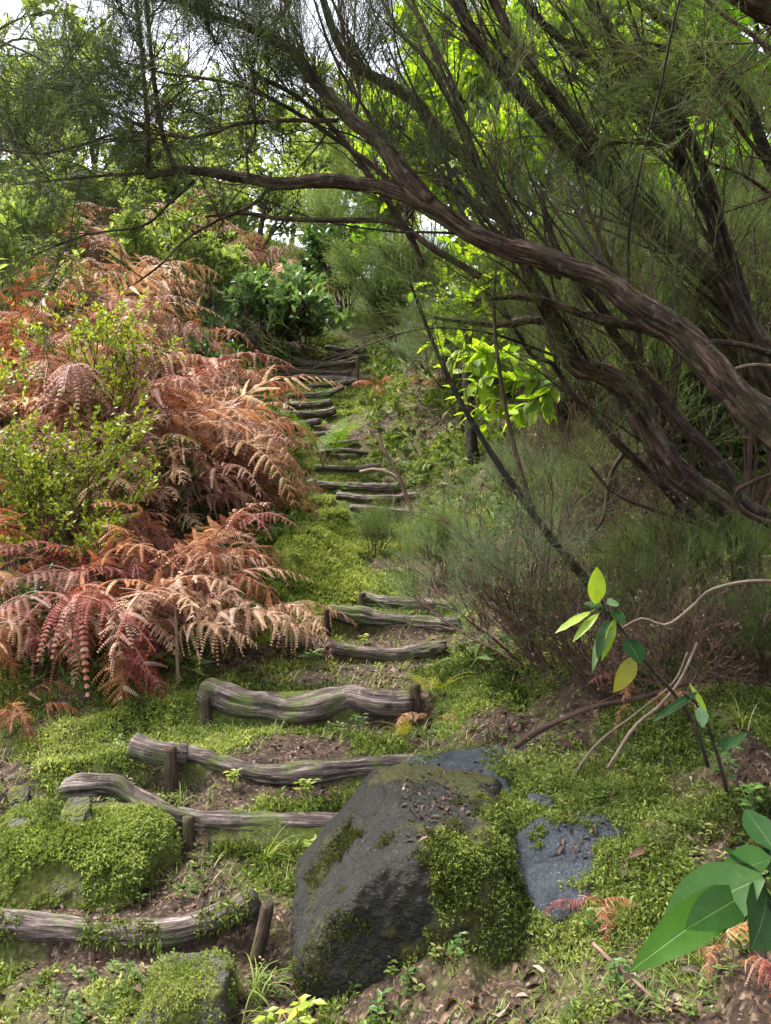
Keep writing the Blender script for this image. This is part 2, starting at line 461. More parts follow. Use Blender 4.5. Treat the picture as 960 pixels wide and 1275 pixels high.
M['shrub'] = leaf_mat('shrub_leaf', [(0, (.10, .17, .025)), (.5, (.26, .34, .04)), (.85, (.44, .47, .06)), (1, (.54, .42, .07))], .4, .4, .4)
M['shrub_deep'] = leaf_mat('shrub_leaf_deep', [(0, (.03, .08, .02)), (.6, (.075, .155, .035)), (1, (.15, .24, .05))], .35, .35, .45)
M['ground_leaf'] = leaf_mat('ground_leaf', [(0, (.05, .07, .02)), (.4, (.08, .14, .03)), (.85, (.18, .24, .06)), (1, (.30, .24, .12))], .6, .35, .15)
M['laurel_blue'] = leaf_mat('laurel_leaf_bluish', [(0, (.07, .14, .06)), (.6, (.15, .25, .11)), (1, (.26, .36, .16))], .3, .35, .5)
M['far_leaf'] = leaf_mat('hazed_tree_leaf', [(0, (.14, .22, .07)), (.5, (.28, .37, .12)), (1, (.46, .52, .24))], .5, .5, .3)  # haze and overexposed brightness of the far slope are put into this pale colour
M['yellow_leaf'] = leaf_mat('yellowing_leaf', [(0, (.24, .26, .02)), (1, (.4, .36, .03))], .4, .45, .4, vein=True)


# ------------------------------------------------------------------ leaf templates (axis +Y, face +Z)
def leaf_T(L, w, seg=4, fold=.25, droop=.25, shape='laurel'):
    t = np.linspace(0, 1, seg + 1)
    if shape == 'laurel': ww = np.sin(np.pi * t ** .85) ** .8
    elif shape == 'blade': ww = (1 - t) ** .7
    elif shape == 'round': ww = np.sin(np.pi * t ** .7) ** .6
    else: ww = np.sin(np.pi * t)
    ww = ww * w / 2; ww[0] = w * .06; ww[-1] = 0.0004
    y = L * t * (1 - .12 * droop * t); z = -droop * L * t ** 2
    V = []
    for a, b, c in zip(ww, y, z):
        V += [(-a, b, c + fold * a), (0, b, c), (a, b, c + fold * a)]
    F = []
    for i in range(seg):
        o = 3 * i
        F += [(o, o + 1, o + 4, o + 3), (o + 1, o + 2, o + 5, o + 4)]
    return np.array(V), [np.array(F)]


def tiny_T(L, w, bend=.15):
    return np.array([(0, 0, 0), (w / 2, L * .55, bend * L), (0, L, -bend * L), (-w / 2, L * .55, bend * L)]), [np.array([(0, 1, 2, 3)])]


def merge_T(list_):
    Vs = []; Fs = {}; n = 0
    for V, faces in list_:
        Vs.append(V)
        for f in faces:
            f = np.asarray(f)
            if len(f): Fs.setdefault(f.shape[1], []).append(f + n)
        n += len(V)
    return np.concatenate(Vs), [np.concatenate(v) for v in Fs.values()]


def ribbon(P, w, side):
    P = np.asarray(P, float); n = len(P); w = np.broadcast_to(w, (n,))
    V = np.concatenate([P - side * w[:, None] / 2, P + side * w[:, None] / 2])
    i = np.arange(n - 1)
    return V, [np.stack([i, i + 1, n + i + 1, n + i], -1)]


def heath_sprig(r, L=.2, nside=7, nl=14, needle=.0065, nw=.0015):
    """a feathery heath shoot: fine stem, side shoots, hair-like needles all round"""
    parts = []
    t = np.linspace(0, 1, 6)
    bend = r.normal(0, .12, 2)
    P = np.stack([bend[0] * L * t ** 2, L * t, bend[1] * L * t ** 2 - .0 * t], -1)
    parts.append(ribbon(P, .0022 * (1 - .7 * t), np.array([1, 0, 0])))
    shoots = [(P, L)]
    for k in range(nside):
        tt = .15 + .75 * (k + r.random() * .6) / nside
        b = np.array([np.interp(tt, t, P[:, i]) for i in range(3)])
        ph = k * 2.4 + r.random(); l = L * r.uniform(.3, .5) * (1.1 - .6 * tt)
        d = norm(np.array([math.cos(ph) * .55, 1, math.sin(ph) * .55]))
        q = np.linspace(0, 1, 4)[:, None]
        S = b + d * l * q + np.array([0, 1, 0]) * l * .15 * q ** 2
        parts.append(ribbon(S, .0014, norm(np.cross(d, [.3, .2, .9]))))
        shoots.append((S, l))
    tv = []; 
    for S, l in shoots:
        m = max(4, int(nl * l / (L * .4)))
        u = np.linspace(.12, 1, m)
        B = np.stack([np.interp(u, np.linspace(0, 1, len(S)), S[:, i]) for i in range(3)], -1)
        ax = norm(S[-1] - S[0])
        for b in B:
            ph = r.random() * 6.28
            o = norm(np.cross(ax, [math.cos(ph), .1, math.sin(ph)]))
            d = norm(ax * r.uniform(.4, 1) + o * .9)
            s = np.cross(d, ax); s = s / max(np.linalg.norm(s), 1e-6)
            nn = needle * r.uniform(.7, 1.3)
            tv.append([b - s * nw / 2, b + s * nw / 2, b + d * nn])
    tv = np.array(tv); n = len(tv)
    parts.append((tv.reshape(-1, 3), [np.arange(n * 3).reshape(n, 3)]))
    return merge_T(parts)


rT = np.random.default_rng(11)
SPRIG = [heath_sprig(rT) for _ in range(5)]
SPRIG_MID = [heath_sprig(rT, .24, 6, 9, .012, .003) for _ in range(4)]
SPRIG_FAR = [heath_sprig(rT, .34, 6, 6, .03, .007) for _ in range(4)]
LEAF_L = [leaf_T(.14, .058, 5, .3, d, 'laurel') for d in (.1, .3, .5)]
LEAF_M = [leaf_T(.11, .042, 3, .3, d, 'laurel') for d in (.1, .35)]
LEAF_S = [leaf_T(.032, .016, 2, .3, d, 'laurel') for d in (.1, .3)]
LEAF_T = [leaf_T(.05, .022, 2, .3, d, 'laurel') for d in (.1, .3)]
LEAF_F = [leaf_T(.20, .09, 2, .3, d, 'laurel') for d in (.1, .4)]


# ------------------------------------------------------------------ branching
def grow(r, base, d, L, rad, depth, kids=(4, 6), wob=.25, up=.15, spread=.9, out=None, level=0, ratio=.6, seg=6):
    """list of (points, radii, level)"""
    if out is None: out = []
    d = norm(np.asarray(d, float)); P = [np.asarray(base, float)]
    for i in range(seg):
        d = norm(d + r.normal(0, wob, 3) / math.sqrt(seg) + np.array([0, 0, up / seg]))
        P.append(P[-1] + d * L / seg)
    P = np.array(P)
    out.append((P, np.linspace(rad, rad * .45, seg + 1), level))
    if depth > 0:
        for k in range(int(r.integers(kids[0], kids[1] + 1))):
            t = r.uniform(.3, 1.0)
            b = np.array([np.interp(t * seg, np.arange(seg + 1), P[:, i]) for i in range(3)])
            T = norm(P[min(seg, int(t * seg) + 1)] - P[max(0, int(t * seg) - 1)])
            o = norm(np.cross(T, r.normal(0, 1, 3)))
            grow(r, b, T + o * spread * r.uniform(.5, 1.1), L * ratio * r.uniform(.7, 1.2) * (1.15 - .4 * t), rad * .5, depth - 1, kids, wob, up, spread, out, level + 1, ratio, max(4, seg - 1))
    return out


def put_tubes(mb, br, mi=0, sides=4, rnd=.5, minr=.0008):
    for P, r, lv in br:
        tube(mb, P, np.maximum(r, minr), sides if lv else max(sides, 6), mi, rnd, cap=False)


def along(r, br, per, lo=.25, minlevel=1):
    """points and tangents spread along the twigs"""
    B, T = [], []
    for P, _, lv in br:
        if lv < minlevel: continue
        n = per if isinstance(per, int) else r.poisson(per)
        t = lo + (1 - lo) * np.sqrt(r.random(n)) if n else np.array([])
        for q in t:
            u = q * (len(P) - 1); i = min(int(u), len(P) - 2)
            B.append(P[i] + (P[i + 1] - P[i]) * (u - i)); T.append(norm(P[i + 1] - P[i]))
    return np.array(B).reshape(-1, 3), np.array(T).reshape(-1, 3)


def scatter_leaves(mb, r, B, T, temps, mi, size=(.8, 1.2), out=.8, up=.3, jit=.4, facing=.8):
    m = len(B)
    if not m: return
    o = norm(np.cross(T, r.normal(0, 1, (m, 3))))
    d = norm(T * .6 + o * out + np.array([0, 0, up]) + r.normal(0, .15, (m, 3)))
    u = norm(np.array([0, 0, 1.0]) * facing + r.normal(0, jit, (m, 3)))
    mats = frames(d, u, r.uniform(*size, m))
    which = r.integers(0, len(temps), m); rn = np.clip(r.normal(.5, .22, m), 0, 1)
    for w in range(len(temps)):
        s = which == w
        mb.inst(temps[w], mats[s], B[s], mi, rn[s])


def scatter_sprigs(mb, r, B, T, temps, mi, size=(.7, 1.2), up=.5, wild=.5):
    m = len(B)
    if not m: return
    d = norm(T + r.normal(0, wild, (m, 3)) + np.array([0, 0, up]))
    mats = frames(d, r.normal(0, 1, (m, 3)), r.uniform(*size, m))
    which = r.integers(0, len(temps), m); rn = np.clip(r.normal(.5, .25, m), 0, 1)
    for w in range(len(temps)):
        s = which == w
        mb.inst(temps[w], mats[s], B[s], mi, rn[s])


# ------------------------------------------------------------------ ground sheet
def axis(segs):
    out = []
    for a, b, s in segs:
        out += list(np.arange(a, b, s))
    out.append(segs[-1][1])
    return np.array(out)


gx = np.concatenate([-np.geomspace(700, 9, 40), axis([(-8.8, -4, .16), (-4, -2, .05), (-2, 1.8, .022), (1.8, 3.5, .05), (3.5, 8.8, .16)]), np.geomspace(9, 700, 40)])
gy = np.concatenate([-np.geomspace(500, 2, 30), axis([(-1.8, 1.6, .2), (1.6, 4.6, .022), (4.6, 6.2, .03), (6.2, 12.6, .04), (12.6, 18, .15)]), np.geomspace(18.2, 800, 60)])
X, Y = np.meshgrid(gx, gy)
Z = H(X.ravel(), Y.ravel())


def moss_mask(x, y):
    """how mossy the soil is, 0..1 (moss keeps off the trodden treads and the leaf litter)"""
    x = np.asarray(x, float); y = np.asarray(y, float)
    xl = np.interp(y, *XL); xr = np.interp(y, *XR)
    n = fbm(p3(x * 2.1, y * 2.1), 41, 4) * .5 + .5
    off_r = x - xr; off_l = xl - x
    inside = (off_r < 0) & (off_l < 0)
    m = np.where(inside, np.where((y > 3.2) & (y < 7.6), .52, np.where(y > 7.6, .70, .36)), .5)
    m = np.where(off_r > .05, np.where(y < 4.6, .70, np.where(y > 7, .58, .45)), m)
    m = np.where(off_l > 0, np.where(y < 4.6, .60, .35), m)
    m = m + .6 * np.exp(-((x + .62) / .4) ** 2 - ((y - 6.5) / .8) ** 2)
    m = np.where((y < 2.95) & (x < -.25), .28, m)
    m = np.where((y < 2.7) & (x > .1), .74, m)
    return np.clip(m + (n - .5) * 1.5, 0, 1)


mb = MB()
ny, nx = X.shape
i = np.arange(ny - 1)[:, None] * nx; j = np.arange(nx - 1)[None]
F = np.stack([i + j, i + j + 1, i + nx + j + 1, i + nx + j], -1).reshape(-1, 4)
mb.add(np.stack([X.ravel(), Y.ravel(), Z], -1), [F], 0, moss_mask(X.ravel(), Y.ravel()))
tag(mb.obj('ground', M['soil']), kind='structure')


# ------------------------------------------------------------------ log steps and stakes
def log_mesh(pts, d, r, seed):
    r = r * (1.12 if d > 9.3 else .95)
    P = np.array([W(a, b, d) for a, b in pts])
    rr = np.random.default_rng(seed)
    P[:, 1] += rr.normal(0, .02, len(P))
    L = np.linalg.norm(np.diff(P, axis=0), axis=1).sum()
    n = int(np.clip(L / .018, 14, 130)); C = catmull(P, n)
    s = np.linspace(0, 1, n)
    C = C + .18 * r * np.stack([np.zeros(n), fbm(p3(s * 9, seed), seed), fbm(p3(s * 11, seed + 9), seed)], -1)
    rad = r * (1 + .22 * fbm(p3(s * 5 * L + seed, 3.3), 77, 3))
    rad = rad * np.minimum(1, .72 + 12 * np.minimum(s, 1 - s))
    mb = MB()
    tube(mb, C, rad, 36, 0, rr.random(), .24, seed, True, .24, .28)
    return mb, C, rad


LOG_LABELS = [
    'bottom log step, long grey log curving over a dark mossy face in front',
    'second log step up, grey log with a raised twisted end above a mossy rock',
    'third log step up, grey bark log lying between a cut stump and a peg',
    'thickest log step, pale topped brown log lying below the big dry fern fronds',
    'fifth log step up, thin grey forked log with a green seedling in front',
    'sixth log step up, fat mossy grey log half behind the heath bush',
    'seventh log step up, brown log just behind the fat mossy grey log',
    'lowest of the dark logs beside the bright moss bank',
    'second dark log above the bright moss bank, with a broken right end',
    'third dark log above the bright moss bank, crossed by a leaning stick',
    'thin half buried log just below the small green fern',
    'faint thin log beside the small green fern',
    'thin log in the mossy gap level with the top of the green fern',
    'thin log closing the gap to the far upper flight, above the green fern',
    'lowest log of the far upper flight, just above the small green fern',
    'second log of the far upper flight, behind the dry fern tips',
    'short log of the far upper flight mostly hidden by a dry fern tip',
    'fourth log of the far upper flight, tilted up on one side',
    'fifth log of the far upper flight, thin, sloping up to one side',
    'widest log of the far upper flight, wavy and dark with a stub end',
    'log of the far upper flight directly under the widest wavy step',
    'sagging dark log near the top of the far upper flight',
    'second highest log of the far upper flight, under the glossy green bush',
    'topmost log of the far upper flight, where the stairs vanish',
]
LOG_OBJ = []
for n_, ((pts, d, r), lab) in enumerate(zip(LOGS, LOG_LABELS)):
    mb, C, rad = log_mesh(pts, d, r, 100 + n_)
    o = mb.obj('log_step', M['log'])
    tag(o, lab, 'log step', 'log steps of the forest stairs')
    LOG_OBJ.append(o)
    if n_ == 0:       # cushions of moss growing on the front of the log
        r_ = np.random.default_rng(300 + n_)
        m2 = MB(); k = [420, 110, 90, 90][(0, 1, 3, 5).index(n_)]
        ii = r_.integers(2, len(C) - 2, k * 2)
        keep = fbm(p3(C[ii, 0] * 5, C[ii, 2] * 5), 5, 2) > -.1
        ii = ii[keep][:k] if n_ == 0 else np.clip(r_.normal(len(C) * (.62, .25, .5)[(1, 3, 5).index(n_)], len(C) * .05, k).astype(int), 2, len(C) - 3)
        ang = r_.uniform(-2.4, -.5, len(ii)) if n_ else r_.uniform(-2.3, -.2, len(ii))
        off = np.stack([np.zeros(len(ii)), -np.abs(np.sin(ang)) * 1.0, np.cos(ang) * 1.0 - .2], -1)
        off = np.stack([np.zeros(len(ii)), np.sin(ang), np.cos(ang)], -1)
        B = C[ii] + off * rad[ii][:, None] * .98
        LT = leaf_T(.022, .007, 2, .2, .4)
        for q in range(4):
            dd = norm(off + r_.normal(0, .7, off.shape))
            m2.inst(LT, frames(dd, r_.normal(0, 1, off.shape), r_.uniform(.5, 1.2, len(ii))), B + r_.normal(0, .006, B.shape), 0, np.clip(r_.normal(.35, .2, len(ii)), 0, 1))
        m2.obj('moss_cover', M['moss'], o)


def stake(px, py_top, py_bot, d, w, lean, label, seed):
    a = W(px + lean, py_top, d); b = W(px, py_bot, d); b[2] -= .1
    n = 14; P = catmull([b, (a + b) / 2 + np.array([.004, 0, 0]), a], n)
    mb = MB(); tube(mb, P, w / 2 * np.linspace(1.05, .92, n), 14, 0, .4, .12, seed, True, .16)
    tag(mb.obj('wooden_stake', M['stake_wood']), label, 'wooden stake', 'stakes pinning the log steps')


stake(236, 1017, 1072, 3.27, .05, -2, 'dark wooden stake driven in front of the second log, beside mossy rock', 1)
stake(318, 1124, 1160, 2.75, .045, 16, 'brown leaning stake at the end of the bottom log, behind grass blades', 2)
stake(212, 930, 968, 3.62, .06, 0, 'dark upright stake at the cut stump of the third log', 3)
stake(529, 936, 966, 3.7, .045, 6, 'small brown peg at the end of the third log near the boulder', 4)
stake(515, 852, 884, 4.28, .075, 0, 'stout square topped stake at the end of the thickest log', 5)
stake(256, 868, 905, 4.24, .06, -1, 'dark stake at the fern covered end of the thickest log', 6)
stake(407, 758, 776, 5.42, .05, 0, 'short dark stake at the end of the fat mossy log', 7)
stake(451, 738, 752, 5.75, .06, 0, 'short stake at the end of the seventh log', 8)
stake(443, 443, 478, 10.8, .06, 3, 'thin grey post standing beside the far upper flight', 9)
# cut stump piece at the end of the third log
mb = MB()
P = catmull([W(166, 928, 3.66), W(196, 938, 3.64), W(232, 940, 3.68)], 18)
tube(mb, P, np.linspace(.058, .05, 18), 20, 0, .3, .15, 8, True, .16)
tag(mb.obj('log_stump', M['log']), 'short dark cut log piece with moss above the mossy rock', 'log stump')


# ------------------------------------------------------------------ rocks
def rock(name, label, cen, planes, matl, sub=5, rough=.05, seed=0, mossup=.5, p=9.0, floor=None, cover=None):
    """a rock as a rounded intersection of half spaces (normal, distance), with noise"""
    import bmesh
    bm = bmesh.new(); bmesh.ops.create_icosphere(bm, subdivisions=sub, radius=1)
    D = np.array([v.co[:] for v in bm.verts]); Fc = np.array([[v.index for v in f.verts] for f in bm.faces]); bm.free()
    N = norm(np.array([q[0] for q in planes], float)); dist = np.array([q[1] for q in planes])
    g = np.maximum(D @ N.T, 0) / dist
    rad = (g ** p).sum(1) ** (-1 / p)
    V = D * rad[:, None]
    V = V * (1 + rough * 1.6 * fbm(V * 3.2 + seed, seed, 4) + rough * .55 * fbm(V * 13 + seed, seed + 3, 5, .62))[:, None]
    nz = fbm(V * 5 + seed * 3.1, seed + 8, 3)
    dr = norm(V); cr = np.exp(-(fbm(V * 3.4 + seed, seed + 20, 3) / .022) ** 2) + .6 * np.exp(-(fbm(V * 7 + seed, seed + 21, 3) / .02) ** 2)
    V = V + dr * (.007 * fbm(V * 42, seed + 22, 3) + .0035 * fbm(V * 110, seed + 23, 2) - .012 * cr * sstep(-.1, .3, nz))[:, None]
    V = V + np.asarray(cen)
    mb = MB(); mb.add(V, [Fc], 0, np.clip(mossup + .35 * nz, 0, 1))
    o = mb.obj(name, matl)
    tag(o, label, 'rock')
    return o, V, D


def moss_on(o, V, D, pick, n, seed, mat='moss', size=(.5, 1.2), L=.024):
    """moss that grows on a rock, a part of the rock"""
    r_ = np.random.default_rng(seed)
    idx = np.nonzero(pick)[0]
    if not len(idx): return
    ii = r_.choice(idx, n); B = V[ii] + r_.normal(0, .006, (n, 3))
    m2 = MB(); LT = tiny_T(L, L * .36, .2)
    for q in range(6):
        dd = norm(D[ii] + np.array([0, 0, .35]) + r_.normal(0, .65, (n, 3)))
        m2.inst(LT, frames(dd, r_.normal(0, 1, (n, 3)), r_.uniform(*size, n)), B, 0, np.clip(.5 + .5 * fbm(B * 7, 3, 3) + r_.normal(0, .15, n), 0, 1))
    m2.obj('moss_cover', M[mat], o)


cb = W(520, 1085, 2.86)
bo, bV, bD = rock('boulder', 'large dark boulder with a lit lichen edge and mossy front beside the bottom log', cb,
    [((-.12, -1, -.02), .36), ((-.80, -.15, .62), .268), ((-1, -.1, -.15), .46), ((-.3, -.2, 1), .262), ((.05, -.08, 1), .245), ((.9, -.5, .5), .38), ((.9, -.15, .42), .345), ((1, .2, -.1), .44), ((0, 1, .2), .38), ((-.5, .8, .4), .42), ((0, 0, -1), .5), ((-.5, -.8, -.5), .50), ((.3, -.9, .35), .40)],
    M['boulder'], 7, .07, 5, .5, 24)
top = bV[:, 2] - cb[2]
nn = fbm(bV * 4.5, 31, 3)
moss_on(bo, bV, bD, (bV[:, 0] + .22 * nn > .02) & (bD[:, 1] < .5) & (top + .3 * nn > -.16) & (nn + .25 * fbm(bV * 16, 7, 3) > .08), 5200, 50, 'moss', (.35, 1.0), .015)
moss_on(bo, bV, bD, (bV[:, 0] > -.3) & (bD[:, 1] < .2) & (nn + .5 * fbm(bV * 13, 8, 3) > .05) & (top > -.45), 9000, 51, 'darkmoss', (.3, .9), .013)
mk = sstep(-.1, .25, bV[:, 0] + .22 * nn) * sstep(-.35, 0, top + .3 * nn) * sstep(-.1, .15, nn + .25 * fbm(bV * 16, 7, 3))
bo.data.attributes['rnd'].data.foreach_set('value', np.clip(.40 + .35 * nn + .75 * mk, 0, 1).astype(np.float32))
# dead leaves and crumbs lying on the boulder are part of the litter further down
cs = W(704, 1082, 2.80)
so, sV, sD = rock('rock', 'smooth blue grey slab rock set in the bank behind the big boulder', cs,
    [((-.10, -.42, .88), .115), ((.35, -.62, .7), .19), ((-.92, -.3, .2), .25), ((.85, .5, .3), .30), ((.70, -.70, .15), .185), ((-.5, .8, .3), .16), ((0, 1, .1), .12), ((0, 0, -1), .3), ((-.5, -.6, -.5), .26), ((.5, -.7, -.2), .22), ((.3, .1, 1), .25), ((-.6, -.3, .7), .24)], M['slate'], 6, .2, 9, .36, 6)
cs2 = W(582, 1000, 3.2)
s2, s2V, s2D = rock('rock', 'flat blue grey rock top beside the end of the third log', cs2,
    [((-.1, -.22, 1), .075), ((-1, 0, .2), .30), ((1, 0, .2), .18), ((0, 1, 0), .3), ((0, -1, -.1), .24), ((0, 0, -1), .3)], M['slate'], 6, .10, 12, .36, 8)
cm = W(112, 1052, 3.15)
mo, mV, mD = rock('rock', 'rounded rock wrapped in green moss under the raised end of the second log', cm,
    [((0, -1, .35), .21), ((-1, 0, .1), .40), ((.95, -.25, .2), .27), ((0, -.1, 1), .115), ((-.45, -.3, .9), .18), ((0, 1, 0), .16), ((0, 0, -1), .4), ((.45, -.3, .9), .165)], M['mossrock'], 6, .2, 21, .62, 6)
sn_ = fbm(sV * 13, 19, 3)
moss_on(so, sV, sD, (sn_ + .5 * fbm(sV * 4, 20, 2) > .26) & (sD[:, 2] > -.2), 2600, 54, 'moss', (.4, 1.0), .016)
s2n = fbm(s2V * 6, 23, 3)
moss_on(s2, s2V, s2D, (s2n > .02) & (s2D[:, 2] > -.2), 2600, 55, 'moss', (.4, 1.0), .016)
mn_ = fbm(mV * 5, 61, 3)
moss_on(mo, mV, mD, (mD[:, 1] < .5) & (mn_ > -.22) & (mD[:, 2] > -.4), 11000, 52, 'moss', (.45, 1.1), .018)
c4 = W(232, 1238, 2.5)
ro, rV, rD = rock('rock', 'small mossy stone at the foot of the stairs below the bottom log', c4,
    [((0, -1, .3), .11), ((-1, 0, 0), .13), ((1, 0, .1), .14), ((0, 0, 1), .065), ((0, 1, 0), .14), ((0, 0, -1), .15), ((-.6, -.3, .8), .10)], M['mossrock'], 5, .08, 33, .5, 7)
moss_on(ro, rV, rD, (fbm(rV * 9, 3, 3) > .02) & (rD[:, 2] > -.3), 1500, 53, 'moss', (.4, .9), .014)
for px, py, d, s, lab, sd in [
    (676, 1006, 3.02, .045, 'small pale grey stone among dead leaves above the slab rock', 40),
    (668, 938, 3.5, .075, 'grey rock just above the leaf strewn boulder top, under the bare twigs', 41),
    (616, 945, 3.5, .06, 'low grey rock at the foot of the heath bush', 42),
    (95, 1010, 3.12, .06, 'grey stone showing at the crest of the moss covered rock', 43),
    (22, 990, 3.5, .05, 'half buried grey stone at the edge of the trodden ground beyond the moss rock', 44),
    (505, 1215, 2.5, .05, 'fist sized brown stone below the big boulder', 45)]:
    c = W(px, py, d)
    c[2] -= s * .5
    rock('rock', lab, c, [((.1 * math.sin(sd), -.6, .8), s * .45), ((-1, 0, .2), s * 1.2), ((1, .2, .1), s), ((0, 0, -1), s), ((0, 1, 0), s), ((-.6, -.7, .3), s * .9), ((.5, -.6, .5), s * .8)], M['slate'] if sd in (40, 41) else M['mossrock'], 5, .14, sd, .4, 7)


# ------------------------------------------------------------------ heath trees
def limb_pts(pts, d0, d1, wpx, rng=None):
    """a limb traced along photo points; its distance runs from d0 to d1; widths in photo pixels"""
    n = len(pts); ds = np.linspace(d0, d1, n) if np.isscalar(d0) and np.isscalar(d1) else np.array(d0)
    P = np.array([W(a, b, d) for (a, b), d in zip(pts, ds)])
    w = np.interp(np.linspace(0, 1, n), np.linspace(0, 1, len(wpx)), wpx) * ds / F_PX / 2
    L = np.linalg.norm(np.diff(P, axis=0), axis=1).sum()
    m = int(np.clip(L / .03, 10, 160))
    return catmull(P, m), np.interp(np.linspace(0, 1, m), np.linspace(0, 1, n), w)


def limb(parent, pts, d0, d1, wpx, mat='heath_bark', seed=1, name='limb', wig=.012, sides=18, shreds=0):
    C, r = limb_pts(pts, d0, d1, wpx); r = r * .72
    s = np.linspace(0, 1, len(C)) * np.linalg.norm(np.diff(C, axis=0), axis=1).sum()
    amp = wig * np.minimum(1, np.minimum(s, s[::-1]) * 4)[:, None]
    C = C + amp * np.stack([fbm(p3(s * 3.3, seed), seed), fbm(p3(s * 3.3, seed + 5), seed), fbm(p3(s * 3.3, seed + 9), seed)], -1)
    mb = MB(); big = r.max() > .02
    tube(mb, C, r, int(sides * 1.6) if big else 8, 0, .5, .27 if big else .1, seed, True, .34 if big else .05, .22 if big else 0)
    o = mb.obj(name, M[mat], parent)
    if shreds:      # long shaggy strips of peeling bark
        q = np.random.default_rng(seed + 500); m = MB(); T = norm(np.gradient(C, axis=0))
        for _ in range(shreds):
            n_ = int(q.integers(6, 16)); i = int(q.integers(0, max(1, len(C) - n_ - 1))); n_ = min(n_, len(C) - i)
            a = q.uniform(0, 6.28); X = norm(np.cross(T[i], [.13, .31, .94])); Y = np.cross(T[i], X)
            o_ = X * math.cos(a) + Y * math.sin(a); t = np.linspace(0, 1, n_)
            P = C[i:i + n_] + o_ * (r[i:i + n_] * 1.02 + q.uniform(0, .018) * (t if q.random() < .5 else 1 - t) ** 2)[:, None]
            P = P + np.cross(T[i], o_) * (q.normal(0, .01) * t)[:, None]
            V, F_ = ribbon(P, q.uniform(.003, .011) * (1 - .8 * np.abs(2 * t - 1)), np.cross(T[i], o_))
            m.add(V, F_, 0, q.random(), np.concatenate([P, P]) * .3)
        m.obj('bark_shreds', M[mat], o)
    return C, r


FOL = .42


def foliage_from(parent, limbs, seed, n_twig, L=(.3, .6), depth=2, kids=(3, 5), per=5, temps=SPRIG, mat='heath', twig='twig', t0=.15, up=.35,
                 direction=None, dj=.6, rad=.006, size=(.7, 1.2), spread=.7, sup=.4, name='foliage'):
    r = np.random.default_rng(seed); br = []; n_twig = int(n_twig * .8)
    for C, rr in limbs:
        Ls = np.linalg.norm(C[-1] - C[0])
        k = n_twig if len(limbs) == 1 else max(2, int(n_twig * Ls / sum(np.linalg.norm(c[-1] - c[0]) for c, _ in limbs)))
        for _ in range(k):
            t = r.uniform(t0, 1); i = min(int(t * (len(C) - 1)), len(C) - 2)
            T = norm(C[i + 1] - C[i])
            d = T * .5 + norm(r.normal(0, 1, 3)) * dj + (np.array([0, 0, up]) if direction is None else np.array(direction))
            grow(r, C[i], d, r.uniform(*L), rad * r.uniform(.6, 1.2), depth, kids, .35, up * .6, spread, br)
    mb = MB()
    put_tubes(mb, br, 0, 4)
    B, T = along(r, br, per * FOL, .2, 1)
    scatter_sprigs(mb, r, B, T, temps, 1, size, sup, .45)
    mb.obj(name, [M[twig], M[mat]], parent)
    return len(B)


def ground_z(x, y):
    return float(H(np.array([x]), np.array([y]))[0])


# --- tree A: the long rough limb that leans over the stairs
tA = thing('heath_tree', (2.35, 3.25, ground_z(2.35, 3.25)), 'big old heath tree whose thick rough limb leans across the stairs', 'tree', 'heath trees on the bank')
base = np.array(tA.location)
bpx = (480 + base[0] / 3.25 * 1000, 637.5 - (base[2] - .15 - CAM_Z) / 3.25 * 1000)
A0 = limb(tA, [bpx, (1120, 700), (1040, 608), (960, 532), (900, 470), (850, 420), (800, 385), (750, 350), (700, 331), (650, 313), (620, 304), (570, 280), (528, 252)], 3.25, 3.4, [94, 82, 70, 60, 53, 46, 42, 38, 36, 34, 32, 31, 30], seed=3, name='trunk', sides=28, shreds=260)
A1 = limb(tA, [(540, 256), (490, 239), (450, 231), (400, 225), (350, 228), (310, 221), (270, 214), (225, 212), (183, 219)], 3.42, 3.75, [32, 25, 22, 20, 18, 16, 12], seed=4, shreds=70)
A2 = limb(tA, [(535, 256), (500, 218), (472, 180), (440, 150), (400, 110), (370, 72), (340, 46), (300, 30), (240, 8), (190, -30)], 3.4, 3.6, [32, 26, 23, 21, 18, 14, 10, 7], seed=5, shreds=60)
A3 = limb(tA, [(183, 219), (184, 165), (177, 90), (170, 0), (160, -60)], 3.75, 3.9, [10, 8, 6], seed=6)
A4 = limb(tA, [(218, 210), (200, 160), (189, 85), (182, 0), (178, -50)], 3.7, 3.7, [11, 8, 6], seed=7)
A5 = limb(tA, [(335, 232), (322, 250), (300, 262), (268, 276), (232, 298), (200, 330), (170, 352)], 3.55, 3.45, [7, 5, 3], seed=8)
A6 = limb(tA, [(242, 225), (215, 252), (180, 282), (110, 292), (40, 318)], 3.7, 3.5, [6, 4, 3], seed=9)
A7 = limb(tA, [(598, 345), (540, 310), (492, 279), (420, 275), (350, 275), (298, 266), (255, 270)], 3.5, 3.6, [13, 11, 9, 8, 4], seed=10)
A8 = limb(tA, [(420, 150), (360, 150), (300, 152), (240, 170), (150, 165), (60, 190), (-30, 180)], 3.5, 3.8, [8, 6, 5, 3], seed=11)
A9 = limb(tA, [(500, 240), (460, 205), (400, 160), (350, 130), (290, 105), (215, 92), (120, 70)], 3.5, 4.0, [10, 8, 6, 3], seed=12)
A10 = limb(tA, [(525, 330), (510, 290), (478, 240), (450, 205), (415, 160), (370, 120), (330, 100)], 3.55, 3.7, [12, 11, 9, 6], seed=13)
A11 = limb(tA, [(440, 152), (446, 110), (430, 60), (418, -20)], 3.45, 3.5, [7, 6, 4], seed=14)
A12 = limb(tA, [(183, 160), (120, 130), (60, 80), (-20, 40)], 3.8, 3.9, [7, 5, 3], seed=15)
A13 = limb(tA, [(310, 222), (307, 190), (318, 165), (312, 130)], 3.6, 3.6, [5, 4, 3], seed=16)
